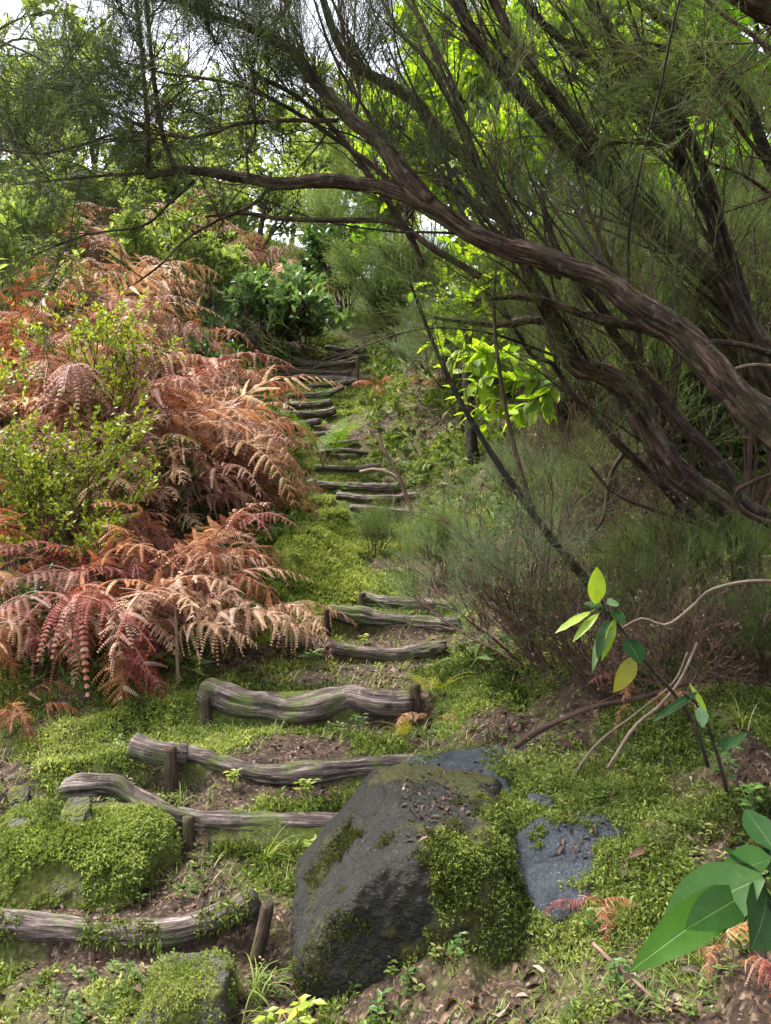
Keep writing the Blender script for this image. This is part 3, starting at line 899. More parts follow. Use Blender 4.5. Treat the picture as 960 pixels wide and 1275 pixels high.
A14 = limb(tA, [(183, 215), (150, 218), (90, 222), (20, 230)], 3.75, 3.8, [7, 5, 3], seed=17)
foliage_from(tA, [A3, A4, A12, A8, A9, A14], 40, 120, (.22, .55), 2, (4, 5), 4.8, mat='heath_silhouette', up=.05, dj=.9, rad=.004, t0=.2, twig='twig')
foliage_from(tA, [A5, A6, A1], 41, 22, (.2, .4), 2, (3, 4), 3.4, mat='heath_silhouette', up=-.25, dj=.7, rad=.0035, t0=.35, sup=-.1)
foliage_from(tA, [A2, A11, A10, A13], 42, 70, (.25, .6), 2, (3, 4), 3.4, mat='heath_silhouette', up=.55, dj=.55, rad=.004, t0=.25)
foliage_from(tA, [A0], 43, 26, (.25, .5), 2, (3, 4), 3, mat='heath_silhouette', up=.5, dj=.6, rad=.004, t0=.35)

# --- tree B: the fan of limbs rising at the top corner
tB = thing('heath_tree', (2.5, 4.2, ground_z(2.5, 4.2)), 'heath tree with a fan of dark limbs rising to the top corner', 'tree', 'heath trees on the bank')
base = np.array(tB.location); bpx = (480 + base[0] / 4.2 * 1000, 637.5 - (base[2] - .15 - CAM_Z) / 4.2 * 1000)
B1 = limb(tB, [bpx, (1040, 590), (985, 500), (950, 445), (920, 392), (890, 345), (850, 310), (800, 272), (760, 226), (720, 191), (690, 166), (650, 120), (620, 84), (590, 48), (566, 0), (548, -70)], 4.2, 3.7, [84, 66, 52, 42, 34, 30, 27, 24, 21, 19, 17, 15], seed=21, name='trunk', sides=24, shreds=160)
B1b = limb(tB, [(752, 200), (715, 150), (695, 120), (660, 80), (640, 48), (620, 15), (600, -30)], 3.85, 3.75, [18, 17, 16, 14], seed=22)
B2 = limb(tB, [(938, 425), (920, 380), (898, 318), (880, 262), (852, 210), (835, 180), (800, 140), (760, 96), (720, 66), (680, 30), (650, -2), (625, -40)], 4.05, 3.8, [24, 21, 18, 17, 15, 13, 11], 'dark_bark', 23)
B2b = limb(tB, [(842, 190), (825, 180), (790, 175), (760, 178), (728, 194)], 3.9, 3.75, [13, 9, 8], 'dark_bark', 24)
B3 = limb(tB, [(948, 440), (932, 395), (905, 300), (880, 222), (855, 166), (820, 110), (780, 58), (745, 18), (715, -30)], 4.1, 3.9, [22, 17, 15, 14, 12], 'dark_bark', 25)
B4 = limb(tB, [(1010, 470), (1000, 330), (990, 252), (955, 196), (936, 142), (920, 115), (880, 75), (850, 50), (810, 14), (775, -20)], 3.7, 3.6, [30, 20, 17, 18, 17, 15], 'dark_bark', 26)
B5 = limb(tB, [(965, 215), (930, 172), (895, 122), (870, 88), (835, 62), (790, 48)], 3.7, 3.6, [8, 7, 5], 'twig', 27)
B6 = limb(tB, [(1030, 60), (985, 28), (940, 4), (890, -30)], 3.1, 3.1, [46, 40, 34], 'heath_bark', 28)
B7 = limb(tB, [(1000, 95), (955, 58), (915, 30), (870, -8)], 3.5, 3.6, [9, 8, 7], 'twig', 29)
B8 = limb(tB, [(965, 245), (920, 215), (870, 195), (820, 140)], 4.2, 4.2, [8, 6, 4], 'twig', 30)
B9 = limb(tB, [(1000, 450), (960, 440), (920, 428), (885, 425)], 3.5, 3.55, [16, 10, 8], 'dark_bark', 31)
B10 = limb(tB, [(1010, 455), (960, 456), (930, 455), (905, 462)], 3.7, 3.5, [6, 6, 4], 'pale_twig', 32)
foliage_from(tB, [B1, B1b, B2, B3], 44, 54, (.3, .7), 2, (3, 4), 3, mat='heath', up=.5, dj=.55, rad=.005, t0=.2)
foliage_from(tB, [B4, B5, B7, B8, B6], 45, 60, (.3, .65), 2, (3, 4), 4, mat='heath', up=-.1, dj=.7, rad=.005, t0=.2, sup=.1)

# unseen crown limbs and foliage, added above the view to shade the bank
SHADE_LIMBS = []
for q, pp in enumerate([[(2.5, 4.1, 2.6), (2.3, 3.2, 3.5), (1.9, 2.2, 4.0), (1.3, 1.0, 4.3), (.8, .1, 4.4)], [(2.5, 4.1, 2.6), (2.7, 3.0, 3.4), (2.5, 1.9, 3.8), (2.0, .8, 4.0)], [(2.3, 3.2, 3.5), (1.6, 2.4, 4.1), (.8, 1.7, 4.5), (.2, 1.2, 4.6)]]):
    C = catmull(pp, 60); rr_ = np.linspace(.05, .015, 60); mb = MB(); tube(mb, C, rr_, 12, 0, .5, .2, 90 + q, True, .2); mb.obj('limb', M['heath_bark'], tB); SHADE_LIMBS.append((C, rr_))
foliage_from(tB, SHADE_LIMBS, 640, 130, (.3, .7), 2, (3, 5), 6, temps=SPRIG_FAR, mat='heath', up=.25, dj=.9, rad=.004, t0=.2, size=(.7, 1.1))

# --- tree C: the lower twisted trunk under the big limb, and its arm up to the crown
tC = thing('heath_tree', (1.95, 4.25, ground_z(1.95, 4.25)), 'twisted heath tree low under the big leaning limb, with hanging bark shreds', 'tree', 'heath trees on the bank')
base = np.array(tC.location); bpx = (480 + base[0] / 4.25 * 1000, 637.5 - (base[2] - .15 - CAM_Z) / 4.25 * 1000)
C0 = limb(tC, [bpx, (922, 668), (900, 630), (865, 606), (838, 584), (808, 538), (780, 490), (748, 466), (718, 456), (698, 428), (686, 398), (664, 352), (643, 300), (613, 242), (580, 196), (550, 170), (520, 130), (490, 110), (450, 87), (424, 60), (405, 10), (395, -40)], 4.25, 3.9, [56, 46, 44, 46, 44, 36, 32, 27, 24, 22, 22, 19, 16, 14, 9], seed=34, name='trunk', sides=22, shreds=200)
C1 = limb(tC, [(712, 440), (690, 405), (660, 399), (620, 404), (575, 400), (540, 395)], 4.1, 4.2, [24, 16, 13, 10, 6], seed=35)
C2 = limb(tC, [(830, 420), (800, 410), (740, 396), (680, 376), (645, 370), (610, 372)], 3.75, 3.85, [15, 16, 14, 11, 6], 'heath_bark', 36)
C3 = limb(tC, [(700, 345), (670, 330), (640, 290), (575, 240), (540, 225)], 4.2, 4.3, [14, 12, 8], 'dark_bark', 37)
C4 = limb(tC, [(613, 242), (590, 190), (560, 110), (530, 40), (505, -20)], 3.95, 3.95, [9, 8, 6], 'twig', 38)
C5 = limb(tC, [(600, 215), (585, 170), (560, 90), (520, 20), (490, -20)], 4.0, 4.2, [9, 7, 6], 'twig', 39)
C6 = limb(tC, [(640, 292), (606, 230), (570, 150), (540, 85), (500, 40), (470, -10)], 4.05, 4.2, [8, 7, 5], 'twig', 40)
foliage_from(tC, [C0, C3, C4, C5, C6], 46, 36, (.25, .6), 2, (3, 4), 3, mat='heath', up=.5, dj=.55, rad=.004, t0=.35)
foliage_from(tC, [C1, C2], 47, 26, (.2, .4), 2, (3, 4), 3, mat='heath', up=.1, dj=.7, rad=.003, t0=.3)



def slender(parent, host, n, seed, L=(.9, 1.9), lean=(-.62, .05, .75), t0=.1, t1=.8, mat='dark_bark', rad=.009):
    r = np.random.default_rng(seed); out = []
    for k in range(n):
        C = host[0]; p = C[int(r.uniform(t0, t1) * (len(C) - 1))]
        d = norm(np.array(lean) + r.normal(0, .16, 3) * np.array([1, 1.6, 1])); l = r.uniform(*L); P = [p]
        for i in range(7):
            d = norm(d + r.normal(0, .13, 3) + np.array([.02, 0, .03])); P.append(P[-1] + d * l / 7)
        P = catmull(P, 40); q = rad * r.uniform(.55, 1.15) * np.linspace(1, .3, 40)
        P = P + .012 * np.stack([fbm(p3(np.linspace(0, 9, 40), k), seed + k), fbm(p3(np.linspace(0, 9, 40), k + 4.), seed + k), np.zeros(40)], -1) * np.linspace(0, 1, 40)[:, None]
        mb = MB(); tube(mb, P, q, 8, 0, .5, .15, seed + k, True, .1); mb.obj('limb', M[mat], parent); out.append((P, q))
    return out


S1 = slender(tA, A0, 13, 610, t0=.45, t1=.98) + slender(tA, A2, 7, 611, (.5, 1.1), (-.5, 0, .8), .05, .8, 'twig', .006)
S2 = slender(tB, B1, 20, 612, t0=.2, t1=.85) + slender(tB, B2, 12, 613, t0=.0, t1=.6) + slender(tB, B3, 12, 614, t0=.0, t1=.6, mat='twig')
S3 = slender(tC, C0, 16, 615, t0=.2, t1=.85) + slender(tC, C2, 4, 616, (.5, 1.0), t0=.1, t1=.8, mat='twig', rad=.006)
foliage_from(tB, S2, 617, 36, (.2, .45), 1, (3, 5), 4, mat='heath', up=.4, dj=.5, rad=.003, t0=.35)
foliage_from(tC, S3, 618, 18, (.2, .45), 1, (3, 5), 4, mat='heath', up=.4, dj=.5, rad=.003, t0=.35)
# --- tree D: two smooth black stems
tD = thing('heath_tree', (2.35, 4.0, ground_z(2.35, 4.0)), 'slim heath tree with a smooth black stem under the rough limb', 'tree', 'heath trees on the bank')
base = np.array(tD.location); bpx = (480 + base[0] / 4.0 * 1000, 637.5 - (base[2] - .15 - CAM_Z) / 4.0 * 1000)
D0 = limb(tD, [bpx, (1010, 690), (960, 648), (930, 628), (904, 588), (878, 556), (848, 530), (824, 500), (804, 474), (784, 440), (764, 414), (748, 380), (722, 350), (690, 300), (672, 240)], 4.0, 3.85, [34, 26, 22, 23, 21, 19, 17, 14, 10], 'dark_bark', 51, 'trunk')
D1 = limb(tD, [(985, 660), (930, 640), (915, 618), (938, 600), (975, 585)], 3.95, 3.7, [12, 9, 6], 'twig', 52)
D2 = limb(tD, [(800, 470), (790, 380), (760, 330), (730, 250), (710, 180)], 3.95, 4.1, [10, 8, 5], 'twig', 53)
foliage_from(tD, [D0, D2], 48, 40, (.3, .6), 2, (3, 4), 3, mat='heath', up=.45, dj=.6, rad=.004, t0=.4)
tE = thing('heath_tree', (1.98, 4.5, ground_z(1.98, 4.5)), 'thin dark heath tree sloping up from the bank behind the twisted trunk', 'tree', 'heath trees on the bank')
base = np.array(tE.location); bpx = (480 + base[0] / 4.5 * 1000, 637.5 - (base[2] - .1 - CAM_Z) / 4.5 * 1000)
E0 = limb(tE, [bpx, (930, 690), (900, 664), (860, 640), (830, 610), (800, 580), (770, 552), (732, 512), (708, 488), (688, 455), (660, 440), (625, 380)], 4.5, 4.2, [26, 20, 16, 14, 11, 8, 5], 'heath_bark', 54, 'trunk')
E1 = limb(tE, [(780, 560), (760, 590), (752, 640), (742, 660)], 4.4, 4.4, [10, 8, 5], 'twig', 55)
E2 = limb(tE, [(880, 655), (800, 632), (762, 610), (730, 575)], 4.4, 4.2, [8, 7, 4], 'twig', 56)
foliage_from(tE, [E0, E2], 49, 22, (.2, .5), 2, (3, 5), 2, mat='heath', up=.2, dj=.8, rad=.003, t0=.3)


# ------------------------------------------------------------------ whippy saplings and sticks
def sapling(name, label, cat, pts, d0, d1, w, mat, seed, leaves=None):
    C, r = limb_pts(pts, d0, d1, w)
    t = thing(name, C[0], label, cat)
    mb = MB(); tube(mb, C, np.maximum(r, .0012), 8, 0, .5, .08, seed, True); mb.obj('stem', M[mat], t)
    return t, C, r


t, C, r = sapling('sapling', 'slender dark sapling crossing diagonally in front of the bright leaf spray', 'sapling',
    [(768, 792), (735, 730), (702, 690), (665, 642), (622, 580), (580, 512), (548, 448), (522, 382), (510, 350)], 4.0, 4.0, [13, 11, 9, 7, 5, 3], 'dark_bark', 60)
foliage_from(t, [(C, r)], 61, 16, (.15, .35), 1, (2, 4), 3, up=.4, dj=.6, rad=.0025, t0=.5, mat='heath')
t, C, r = sapling('sapling', 'thin straight grey green sapling standing before the bright leaf spray', 'sapling',
    [(668, 646), (656, 612), (636, 540), (621, 455), (615, 385), (618, 330)], 4.0, 4.1, [7, 6, 5, 3], 'twig', 62)
foliage_from(t, [(C, r)], 63, 8, (.15, .3), 1, (2, 3), 3, up=.4, dj=.6, rad=.002, t0=.6, mat='heath')
for lab, pts, d0, d1, w, mt, sd in [
    ('curved bare branch arching out from the dark bank to the broad leaved seedling', [(775, 782), (800, 770), (830, 778), (862, 755), (885, 735), (930, 724), (975, 724)], 2.9, 2.8, [3, 4, 5], 'arch_twig', 70),
    ('pale dead stick leaning over the moss to the foot of the dry twigs', [(757, 957), (790, 905), (820, 880), (845, 850), (862, 815), (868, 800)], 2.95, 3.0, [5, 4, 3], 'arch_twig', 71),
    ('second pale stick crossing behind the leaning dead stick', [(700, 990), (740, 930), (790, 890), (838, 850), (856, 812)], 3.2, 3.1, [4, 3, 2], 'arch_twig', 72),
    ('dark bent stick lying across the lower edge of the dry twigs', [(640, 930), (680, 905), (740, 880), (800, 868), (870, 845)], 3.5, 3.4, [8, 7, 5], 'twig', 73),
    ('short dark stick standing up against the middle log steps', [(514, 640), (495, 590), (478, 560), (470, 540)], 7.2, 7.3, [6, 5, 4], 'red_twig', 74),
    ('broken pale branch end lying on the third dark log', [(448, 588), (468, 585), (490, 592), (500, 602)], 8.3, 8.25, [5, 6, 4], 'pale_twig', 75),
    ('thin orange dead fern stalk lying on the slope below the slab rock', [(738, 1175), (765, 1200), (800, 1230), (845, 1275)], 2.3, 2.1, [6, 5, 4], 'red_twig', 76),
    ('piece of pale broken stick lying on the leaf litter behind the bottom log', [(120, 1133), (145, 1127), (165, 1122)], 2.88, 2.92, [6, 8, 5], 'pale_twig', 77),
    ('long thin twig lying on the trodden soil behind the bottom log', [(150, 1138), (200, 1133), (250, 1128), (285, 1122)], 2.9, 2.95, [3, 3, 2], 'twig', 78),
    ('upright pale dead fern stalk standing in the rust brown fern mass', [(222, 855), (220, 800), (218, 755)], 4.5, 4.5, [5, 4, 3], 'pale_twig', 79)]:
    C, r = limb_pts(pts, d0, d1, w)
    mb = MB(); tube(mb, C, r, 8, 0, .5, .12, sd, True)
    tag(mb.obj('stick', M[mt]), lab, 'stick')


# ------------------------------------------------------------------ bushes made of twigs and leaves
def bush(name, label, cat, x, y, h, spread, seed, temps, mat, nstem=6, depth=2, kids=(4, 6), per=6, twig='twig', rad=.008, up=.35, sprig=False, size=(.8, 1.2),
         lean=(0, 0), group=None, minlevel=1, facing=.8, sup=.5, leaf_up=.3, z=None, ratio=.55, wob=.3):
    r = np.random.default_rng(seed)
    z0 = ground_z(x, y) if z is None else z
    t = thing(name, (x, y, z0), label, cat, group)
    mb = MB(); br = []
    for k in range(nstem):
        a = r.uniform(0, 6.28); q = r.uniform(.1, 1) * spread
        d = np.array([math.cos(a) * q + lean[0], math.sin(a) * q + lean[1], 1.0])
        grow(r, (x + .03 * math.cos(a), y + .03 * math.sin(a), z0 - .05), d, h * r.uniform(.6, .85) * (1 + .3 * q), rad * r.uniform(.7, 1.2), depth, kids, wob, up, .85, br, 0, ratio)
    put_tubes(mb, br, 0, 5)
    mb.obj('stem', M[twig], t)
    B, T = along(r, br, per * (.5 if sprig else 1.0), .15, minlevel)
    m2 = MB()
    if sprig: scatter_sprigs(m2, r, B, T, temps, 0, size, sup)
    else: scatter_leaves(m2, r, B, T, temps, 0, size, up=leaf_up, facing=facing)
    if len(B): m2.obj('foliage', M[mat], t)
    return t


def at(px, d):
    return (px - 480) / F_PX * d, d


def bushp(name, label, cat, px, d, *a, **k):
    x, y = at(px, d)
    return bush(name, label, cat, x, y, *a, **k)


# green leafy shrubs among the dry ferns
bushp('shrub', 'tall yellow green shrub with small leaves standing in the pale dry ferns', 'shrub', 124, 6.2, 1.55, .42, 200, LEAF_S, 'shrub', 7, 2, (5, 7), 12, size=(.9, 1.5), lean=(.1, 0))
bushp('shrub', 'bright green small leaved shrub cut off by the edge of the view, among orange ferns', 'shrub', 8, 5.1, 1.5, .4, 201, LEAF_S, 'shrub', 7, 2, (6, 7), 15, size=(.9, 1.4), lean=(.1, 0))
bushp('shrub', 'spreading green shrub with dark bare lower stems before the curled dry fronds', 'shrub', 75, 5.1, 1.1, .5, 202, LEAF_S, 'shrub', 6, 2, (5, 7), 11, size=(.9, 1.4), lean=(.1, -.05))
bushp('shrub', 'low dark green leafy shrub below the dark bare stems, in rust ferns', 'shrub', 60, 4.75, .65, .6, 203, LEAF_T, 'shrub_deep', 6, 2, (4, 6), 8, size=(.5, .9))
bushp('shrub', 'small bright green shrub poking through rust ferns beside the moss bank', 'shrub', 155, 4.95, .38, .6, 204, LEAF_T, 'shrub', 5, 1, (4, 5), 8, size=(.5, .8))
bushp('shrub', 'deep green shrub above the pale fern crest', 'shrub', 238, 9.0, .75, .6, 205, LEAF_T, 'shrub_deep', 8, 2, (4, 6), 9, size=(.9, 1.5))
bushp('shrub', 'glossy rhododendron like bush overhanging the head of the far stairs', 'shrub', 382, 11.6, 1.1, .8, 206, LEAF_M, 'laurel_blue', 9, 2, (4, 6), 8, size=(1.0, 1.6), rad=.012)
bushp('shrub', 'blue green laurel bush behind the dark red fern clump', 'shrub', 322, 11.0, 1.2, .6, 207, LEAF_M, 'laurel_blue', 8, 2, (4, 6), 8, size=(1.0, 1.6), rad=.012)
bushp('shrub', 'bright leafy laurel bush at the edge of the view above the ferns', 'shrub', 12, 8.2, 1.35, .6, 208, LEAF_M, 'far_leaf', 8, 2, (4, 6), 8, size=(1.0, 1.5), rad=.012)
bushp('shrub', 'small yellow leaved shrub on the fern crest', 'shrub', 78, 7.4, .8, .4, 209, LEAF_T, 'shrub', 5, 2, (4, 5), 7, size=(.7, 1.1))
bushp('shrub', 'leggy green shrub between the fern cascade and the rust ferns', 'shrub', 215, 6.0, .85, .5, 210, LEAF_T, 'shrub_deep', 5, 2, (4, 5), 7, size=(.5, .9))
bushp('shrub', 'low green bush behind the hanging fern fronds, near the far stairs', 'shrub', 335, 8.7, .7, .5, 211, LEAF_T, 'shrub_deep', 6, 2, (4, 5), 8, size=(.7, 1.1))
bushp('shrub', 'leafy green bush under the feathery overhanging branch', 'shrub', 190, 11.5, 1.3, .6, 212, LEAF_M, 'far_leaf', 8, 2, (4, 6), 8, size=(.8, 1.4))
for q, (lab, px, d, h) in enumerate([
    ('bright yellow green bush above the bleached fern at the edge of the view', 30, 10.4, 1.3),
    ('light green bush on the slope behind the bleached ferns', 110, 12.2, 1.5),
    ('light green bush between the pale ferns and the dark red clump', 262, 11.6, 1.1),
    ('fresh green bush on the slope right under the horizontal limb', 285, 14.5, 1.6),
    ('pale green bush beneath the bright hillside trees', 195, 15.0, 1.7)]):
    bushp('shrub', lab, 'shrub', px, d, h, .6, 260 + q, LEAF_M, 'far_leaf', 9, 2, (4, 6), 9, size=(.7, 1.3), rad=.012)
bushp('shrub', 'laurel bush closing the head of the stairs behind the topmost log', 'shrub', 428, 13.0, 1.3, .6, 270, LEAF_M, 'laurel_dark', 9, 2, (4, 6), 9, size=(1.0, 1.5), rad=.012)
# heath bushes
bushp('heath_bush', 'blue green feathery heath bush leaning over the ends of the lower logs', 'heath bush', 662, 4.4, .9, .9, 220, SPRIG_MID, 'heath_blue', 11, 2, (4, 6), 4.2, 'red_twig', .010, .3, True, lean=(-.62, .1), size=(.6, 1.0))
bushp('heath_bush', 'young grey green heath beside the middle logs, in front of the leaf litter bank', 'heath bush', 545, 6.2, .5, .5, 221, SPRIG_MID, 'heath_lite', 8, 2, (5, 6), 5, 'red_twig', .006, .4, True, size=(.6, 1.0))
bushp('heath_bush', 'low grassy heath clump at the side of the bright moss bank', 'heath bush', 466, 6.9, .42, .6, 222, SPRIG_MID, 'heath_lite', 9, 1, (5, 7), 9, 'twig', .004, .4, True, size=(.6, .9))
bushp('heath_bush', 'dense light green heath bush above the far stairs', 'heath bush', 490, 11.6, 1.35, .35, 223, SPRIG_FAR, 'heath_lite', 14, 2, (6, 8), 7, 'twig', .012, .4, True, size=(.8, 1.2))
bushp('heath_bush', 'rounded dark green heath bush on the bank beside the far stairs', 'heath bush', 556, 9.6, .9, .5, 224, SPRIG_FAR, 'heath_blue', 12, 2, (5, 7), 7, 'twig', .010, .4, True, size=(.6, .9))
bushp('heath_bush', 'pale feathery heath hazy with seed heads high above the stairs', 'heath bush', 435, 13.5, 1.7, .45, 225, SPRIG_FAR, 'heath_lite', 12, 2, (5, 7), 7, 'twig', .012, .4, True, size=(.9, 1.3))
bushp('heath_bush', 'grassy green heath on the leaf litter slope behind the diagonal sapling', 'heath bush', 640, 6.9, .5, .5, 226, SPRIG_MID, 'heath_blue', 8, 2, (4, 6), 4, 'twig', .005, .4, True, size=(.7, 1.0))
bushp('heath_bush', 'sparse heath with bare red stems below the broad leaved seedling', 'heath bush', 752, 3.9, .6, .7, 227, SPRIG, 'heath', 9, 2, (4, 6), 2, 'red_twig', .006, .2, True, lean=(-.3, 0), size=(.6, 1.0))
bushp('heath_bush', 'shaded heath clump under the twisted trunk', 'heath bush', 842, 4.0, .5, .6, 228, SPRIG, 'heath', 7, 2, (4, 5), 3, 'twig', .005, .3, True, size=(.6, 1.0))
bushp('heath_bush', 'shaded heath clump at the edge of the view beneath the arched bare branch', 'heath bush', 945, 3.5, .45, .6, 229, SPRIG, 'heath', 9, 2, (5, 6), 4, 'twig', .005, .3, True, size=(.6, 1.0))
bushp('heath_bush', 'thin heath sprays on the bank right under the slim sapling', 'heath bush', 700, 5.4, .5, .6, 230, SPRIG_MID, 'heath_blue', 6, 2, (4, 5), 2.4, 'red_twig', .005, .3, True, size=(.6, .9))
bushp('heath_bush', 'light green heath sprays on the slope between the diagonal sapling and the twisted trunk', 'heath bush', 712, 5.8, .75, .6, 231, SPRIG_MID, 'heath_lite', 8, 2, (4, 6), 3, 'twig', .005, .35, True, size=(.7, 1.0))
bushp('heath_bush', 'light green heath clump on the bank just in front of the twisted trunk base', 'heath bush', 815, 4.6, .55, .7, 232, SPRIG_MID, 'heath_lite', 8, 2, (4, 6), 3, 'twig', .005, .3, True, size=(.6, .9))
bushp('heath_bush', 'heath sprays at the foot of the black smooth stem', 'heath bush', 905, 4.1, .5, .7, 233, SPRIG_MID, 'heath_lite', 8, 2, (4, 6), 3, 'twig', .005, .3, True, size=(.5, .8))
# tangles of bare twigs
for lab, px, d, h, sp, sd, lean, tw in [
    ('tangle of bare reddish twigs on the bank under the twisted trunk', 770, 4.9, .8, .9, 240, (-.2, 0), 'red_twig'),
    ('tangle of bare grey twigs beside the foot of the black stem', 870, 4.5, .7, .9, 241, (-.2, 0), 'twig'),
    ('loose bare red stems in front of the pale leaf litter, above the boulder', 690, 4.2, .6, .9, 242, (-.5, 0), 'red_twig'),
    ('bare brown brush on the slope behind the two saplings', 720, 6.2, .9, .8, 243, (-.1, 0), 'red_twig'),
    ('wiry grey twigs straight behind the broad leaved seedling', 765, 3.7, .6, 1.0, 246, (-.3, .1), 'twig'),
    ('wiry red twigs under the arched bare branch', 850, 3.5, .5, 1.0, 247, (-.3, 0), 'red_twig'),
    ('thin grey twig thicket on the bank between the diagonal sapling and the black stem', 800, 5.6, .8, .9, 248, (-.2, 0), 'twig'),
    ('dark twig tangle low on the mossy slope at the edge of the view', 905, 3.55, .4, 1.0, 244, (0, 0), 'twig')]:
    bushp('twig_bush', lab, 'dead bush', px, d, h, sp, sd, LEAF_S, 'litter', 10, 3, (4, 5), .5, tw, .005, .1, lean=lean, minlevel=3, ratio=.62, size=(.4, .8))


# ------------------------------------------------------------------ broad leaved trees behind
def crown_tree(name, label, x, y, h, cw, ch, nleaf, temps, mat, seed, size, trunk='dark_bark', nl=7, rad=.07, facing=.8, group=None, lo=.35):
    r = np.random.default_rng(seed); z0 = ground_z(x, y)
    t = thing(name, (x, y, z0), label, 'tree', group)
    mb = MB(); top = np.array([x + r.normal(0, .15), y, z0 + h - ch * .55])
    C = catmull([(x, y, z0 - .2), (x + r.normal(0, .12), y, z0 + (h - ch) * .5), top], 20)
    tube(mb, C, np.linspace(rad, rad * .4, 20), 10, 0, .5, .1, seed, True, .1)
    br = []
    for k in range(nl):
        i = int(r.uniform(lo, 1) * 19)
        a = r.uniform(0, 6.28)
        grow(r, C[i], (math.cos(a), math.sin(a), r.uniform(.2, 1.1)), cw * r.uniform(.5, .9), rad * .4, 2, (4, 6), .3, .2, .8, br, 0, .6)
    put_tubes(mb, br, 0, 5)
    mb.obj('trunk', M[trunk], t)
    B, T = along(r, br, 12, .2, 1)
    k = r.choice(len(B), nleaf, replace=nleaf > len(B)); B = B[k] + r.normal(0, .06 * size[1], (nleaf, 3)); T = T[k]
    m2 = MB(); scatter_leaves(m2, r, B, T, temps, 0, size, facing=facing)
    m2.obj('crown', M[mat], t)
    return t


def ctp(label, px, d, *a, name='laurel_tree', **k):
    x, y = at(px, d); return crown_tree(name, label, x, y, *a, **k)


ctp('sunlit laurel tree with big yellow green leaves behind the forked heath limbs', 725, 7.0, 5.3, 1.25, 2.6, 3400, LEAF_L, 'laurel_glow', 400, (.7, 1.5), nl=15)
ctp('highest sunlit laurel crown, seen through the fork of the leaning limb', 590, 8.4, 5.3, 1.0, 2.3, 3000, LEAF_L, 'laurel_glow', 409, (.9, 1.6), nl=14, lo=.82)
ctp('laurel tree with mid green leaves behind the fan of rising limbs', 745, 8.2, 3.6, 1.3, 2.6, 2600, LEAF_L, 'laurel', 401, (.9, 1.4), nl=12)
ctp('tall laurel tree filling the gap at the top of the view', 660, 9.5, 5.4, 1.6, 3.2, 3000, LEAF_L, 'laurel', 402, (1.0, 1.7), nl=13)
ctp('shaded laurel tree behind the limbs at the edge of the view', 890, 8.0, 3.6, 1.5, 2.6, 2600, LEAF_L, 'laurel', 403, (.9, 1.5), nl=12)
ctp('laurel tree showing as green leaves under the long horizontal limb', 505, 12.4, 3.0, .8, 1.5, 1200, LEAF_L, 'laurel', 404, (.8, 1.3), nl=9)
ctp('low laurel whose dark leaves fill the shade behind the twisted trunk', 800, 7.0, 1.9, 1.0, 1.5, 1500, LEAF_L, 'laurel_dark', 405, (.8, 1.3), nl=10)
ctp('tall dark laurel high behind the corner limb', 940, 10.5, 5.4, 1.9, 3.4, 3000, LEAF_L, 'laurel', 406, (1.1, 1.8), nl=12)
ctp('tall laurel tree behind the fan of limbs, closing off the sky', 770, 11.5, 6.8, 1.9, 4.2, 3000, LEAF_L, 'laurel_dark', 407, (1.2, 1.9), nl=13)
ctp('tall shaded laurel tree behind the corner limbs and the tall dark laurel', 960, 13, 7.8, 2.2, 4.6, 3000, LEAF_L, 'laurel_dark', 408, (1.3, 2.0), nl=13)
# heath thickets that close the wood on the bank
for lab, px, d, h, sp, sd, mt in [
    ('tall feathery heath bush between the laurels and the black limbs', 770, 6.0, 2.2, .4, 420, 'heath'),
    ('tall feathery heath bush at the edge of the view behind the thick limb', 930, 5.4, 2.3, .4, 421, 'heath'),
    ('heath bush crowding the gap under the fan of limbs', 850, 5.8, 2.0, .5, 422, 'heath_lite'),
    ('slim heath bush beside the sunlit laurel', 690, 6.9, 1.9, .35, 423, 'heath'),
    ('distant tall heath bush over the head of the stairs', 540, 13.0, 3.4, .4, 424, 'heath_lite'),
    ('heath bush behind the black smooth stem', 980, 6.6, 2.8, .4, 425, 'heath')]:
    bushp('heath_bush', lab, 'heath bush', px, d, h, sp, sd, SPRIG_MID if d < 8 else SPRIG_FAR, mt, 10, 3, (4, 5), 2.6 if d < 8 else 4, 'twig', .016, .45, True, size=(.8, 1.3), ratio=.5, minlevel=2)

# bright leaf spray hanging in the gap
t = thing('laurel_branch', W(690, 470, 4.9), 'glowing yellow green laurel spray hanging in the gap under the twisted trunk', 'branch')
r = np.random.default_rng(77); mb = MB(); br = []
for a, b in [((690, 480), (535, 428)), ((690, 470), (585, 480)), ((700, 490), (640, 520)), ((690, 460), (600, 440)), ((700, 480), (660, 460)), ((690, 470), (560, 445)), ((700, 500), (630, 475)), ((700, 470), (680, 505))]:
    C = catmull([W(*a, 4.95), (W(*a, 4.95) + W(*b, 4.75)) / 2 + np.array([0, 0, .05]), W(*b, 4.75 + r.normal(0, .1))], 9)
    br.append((C, np.linspace(.006, .002, 9), 1))
put_tubes(mb, br, 0, 5); mb.obj('stem', M['green_stem'], t)
B, T = along(r, br, 16, .35, 0); m2 = MB()
scatter_leaves(m2, r, B, T, LEAF_L, 0, (.75, 1.15), .8, -.1, .35, 1.0); m2.obj('foliage', M['laurel_glow'], t)

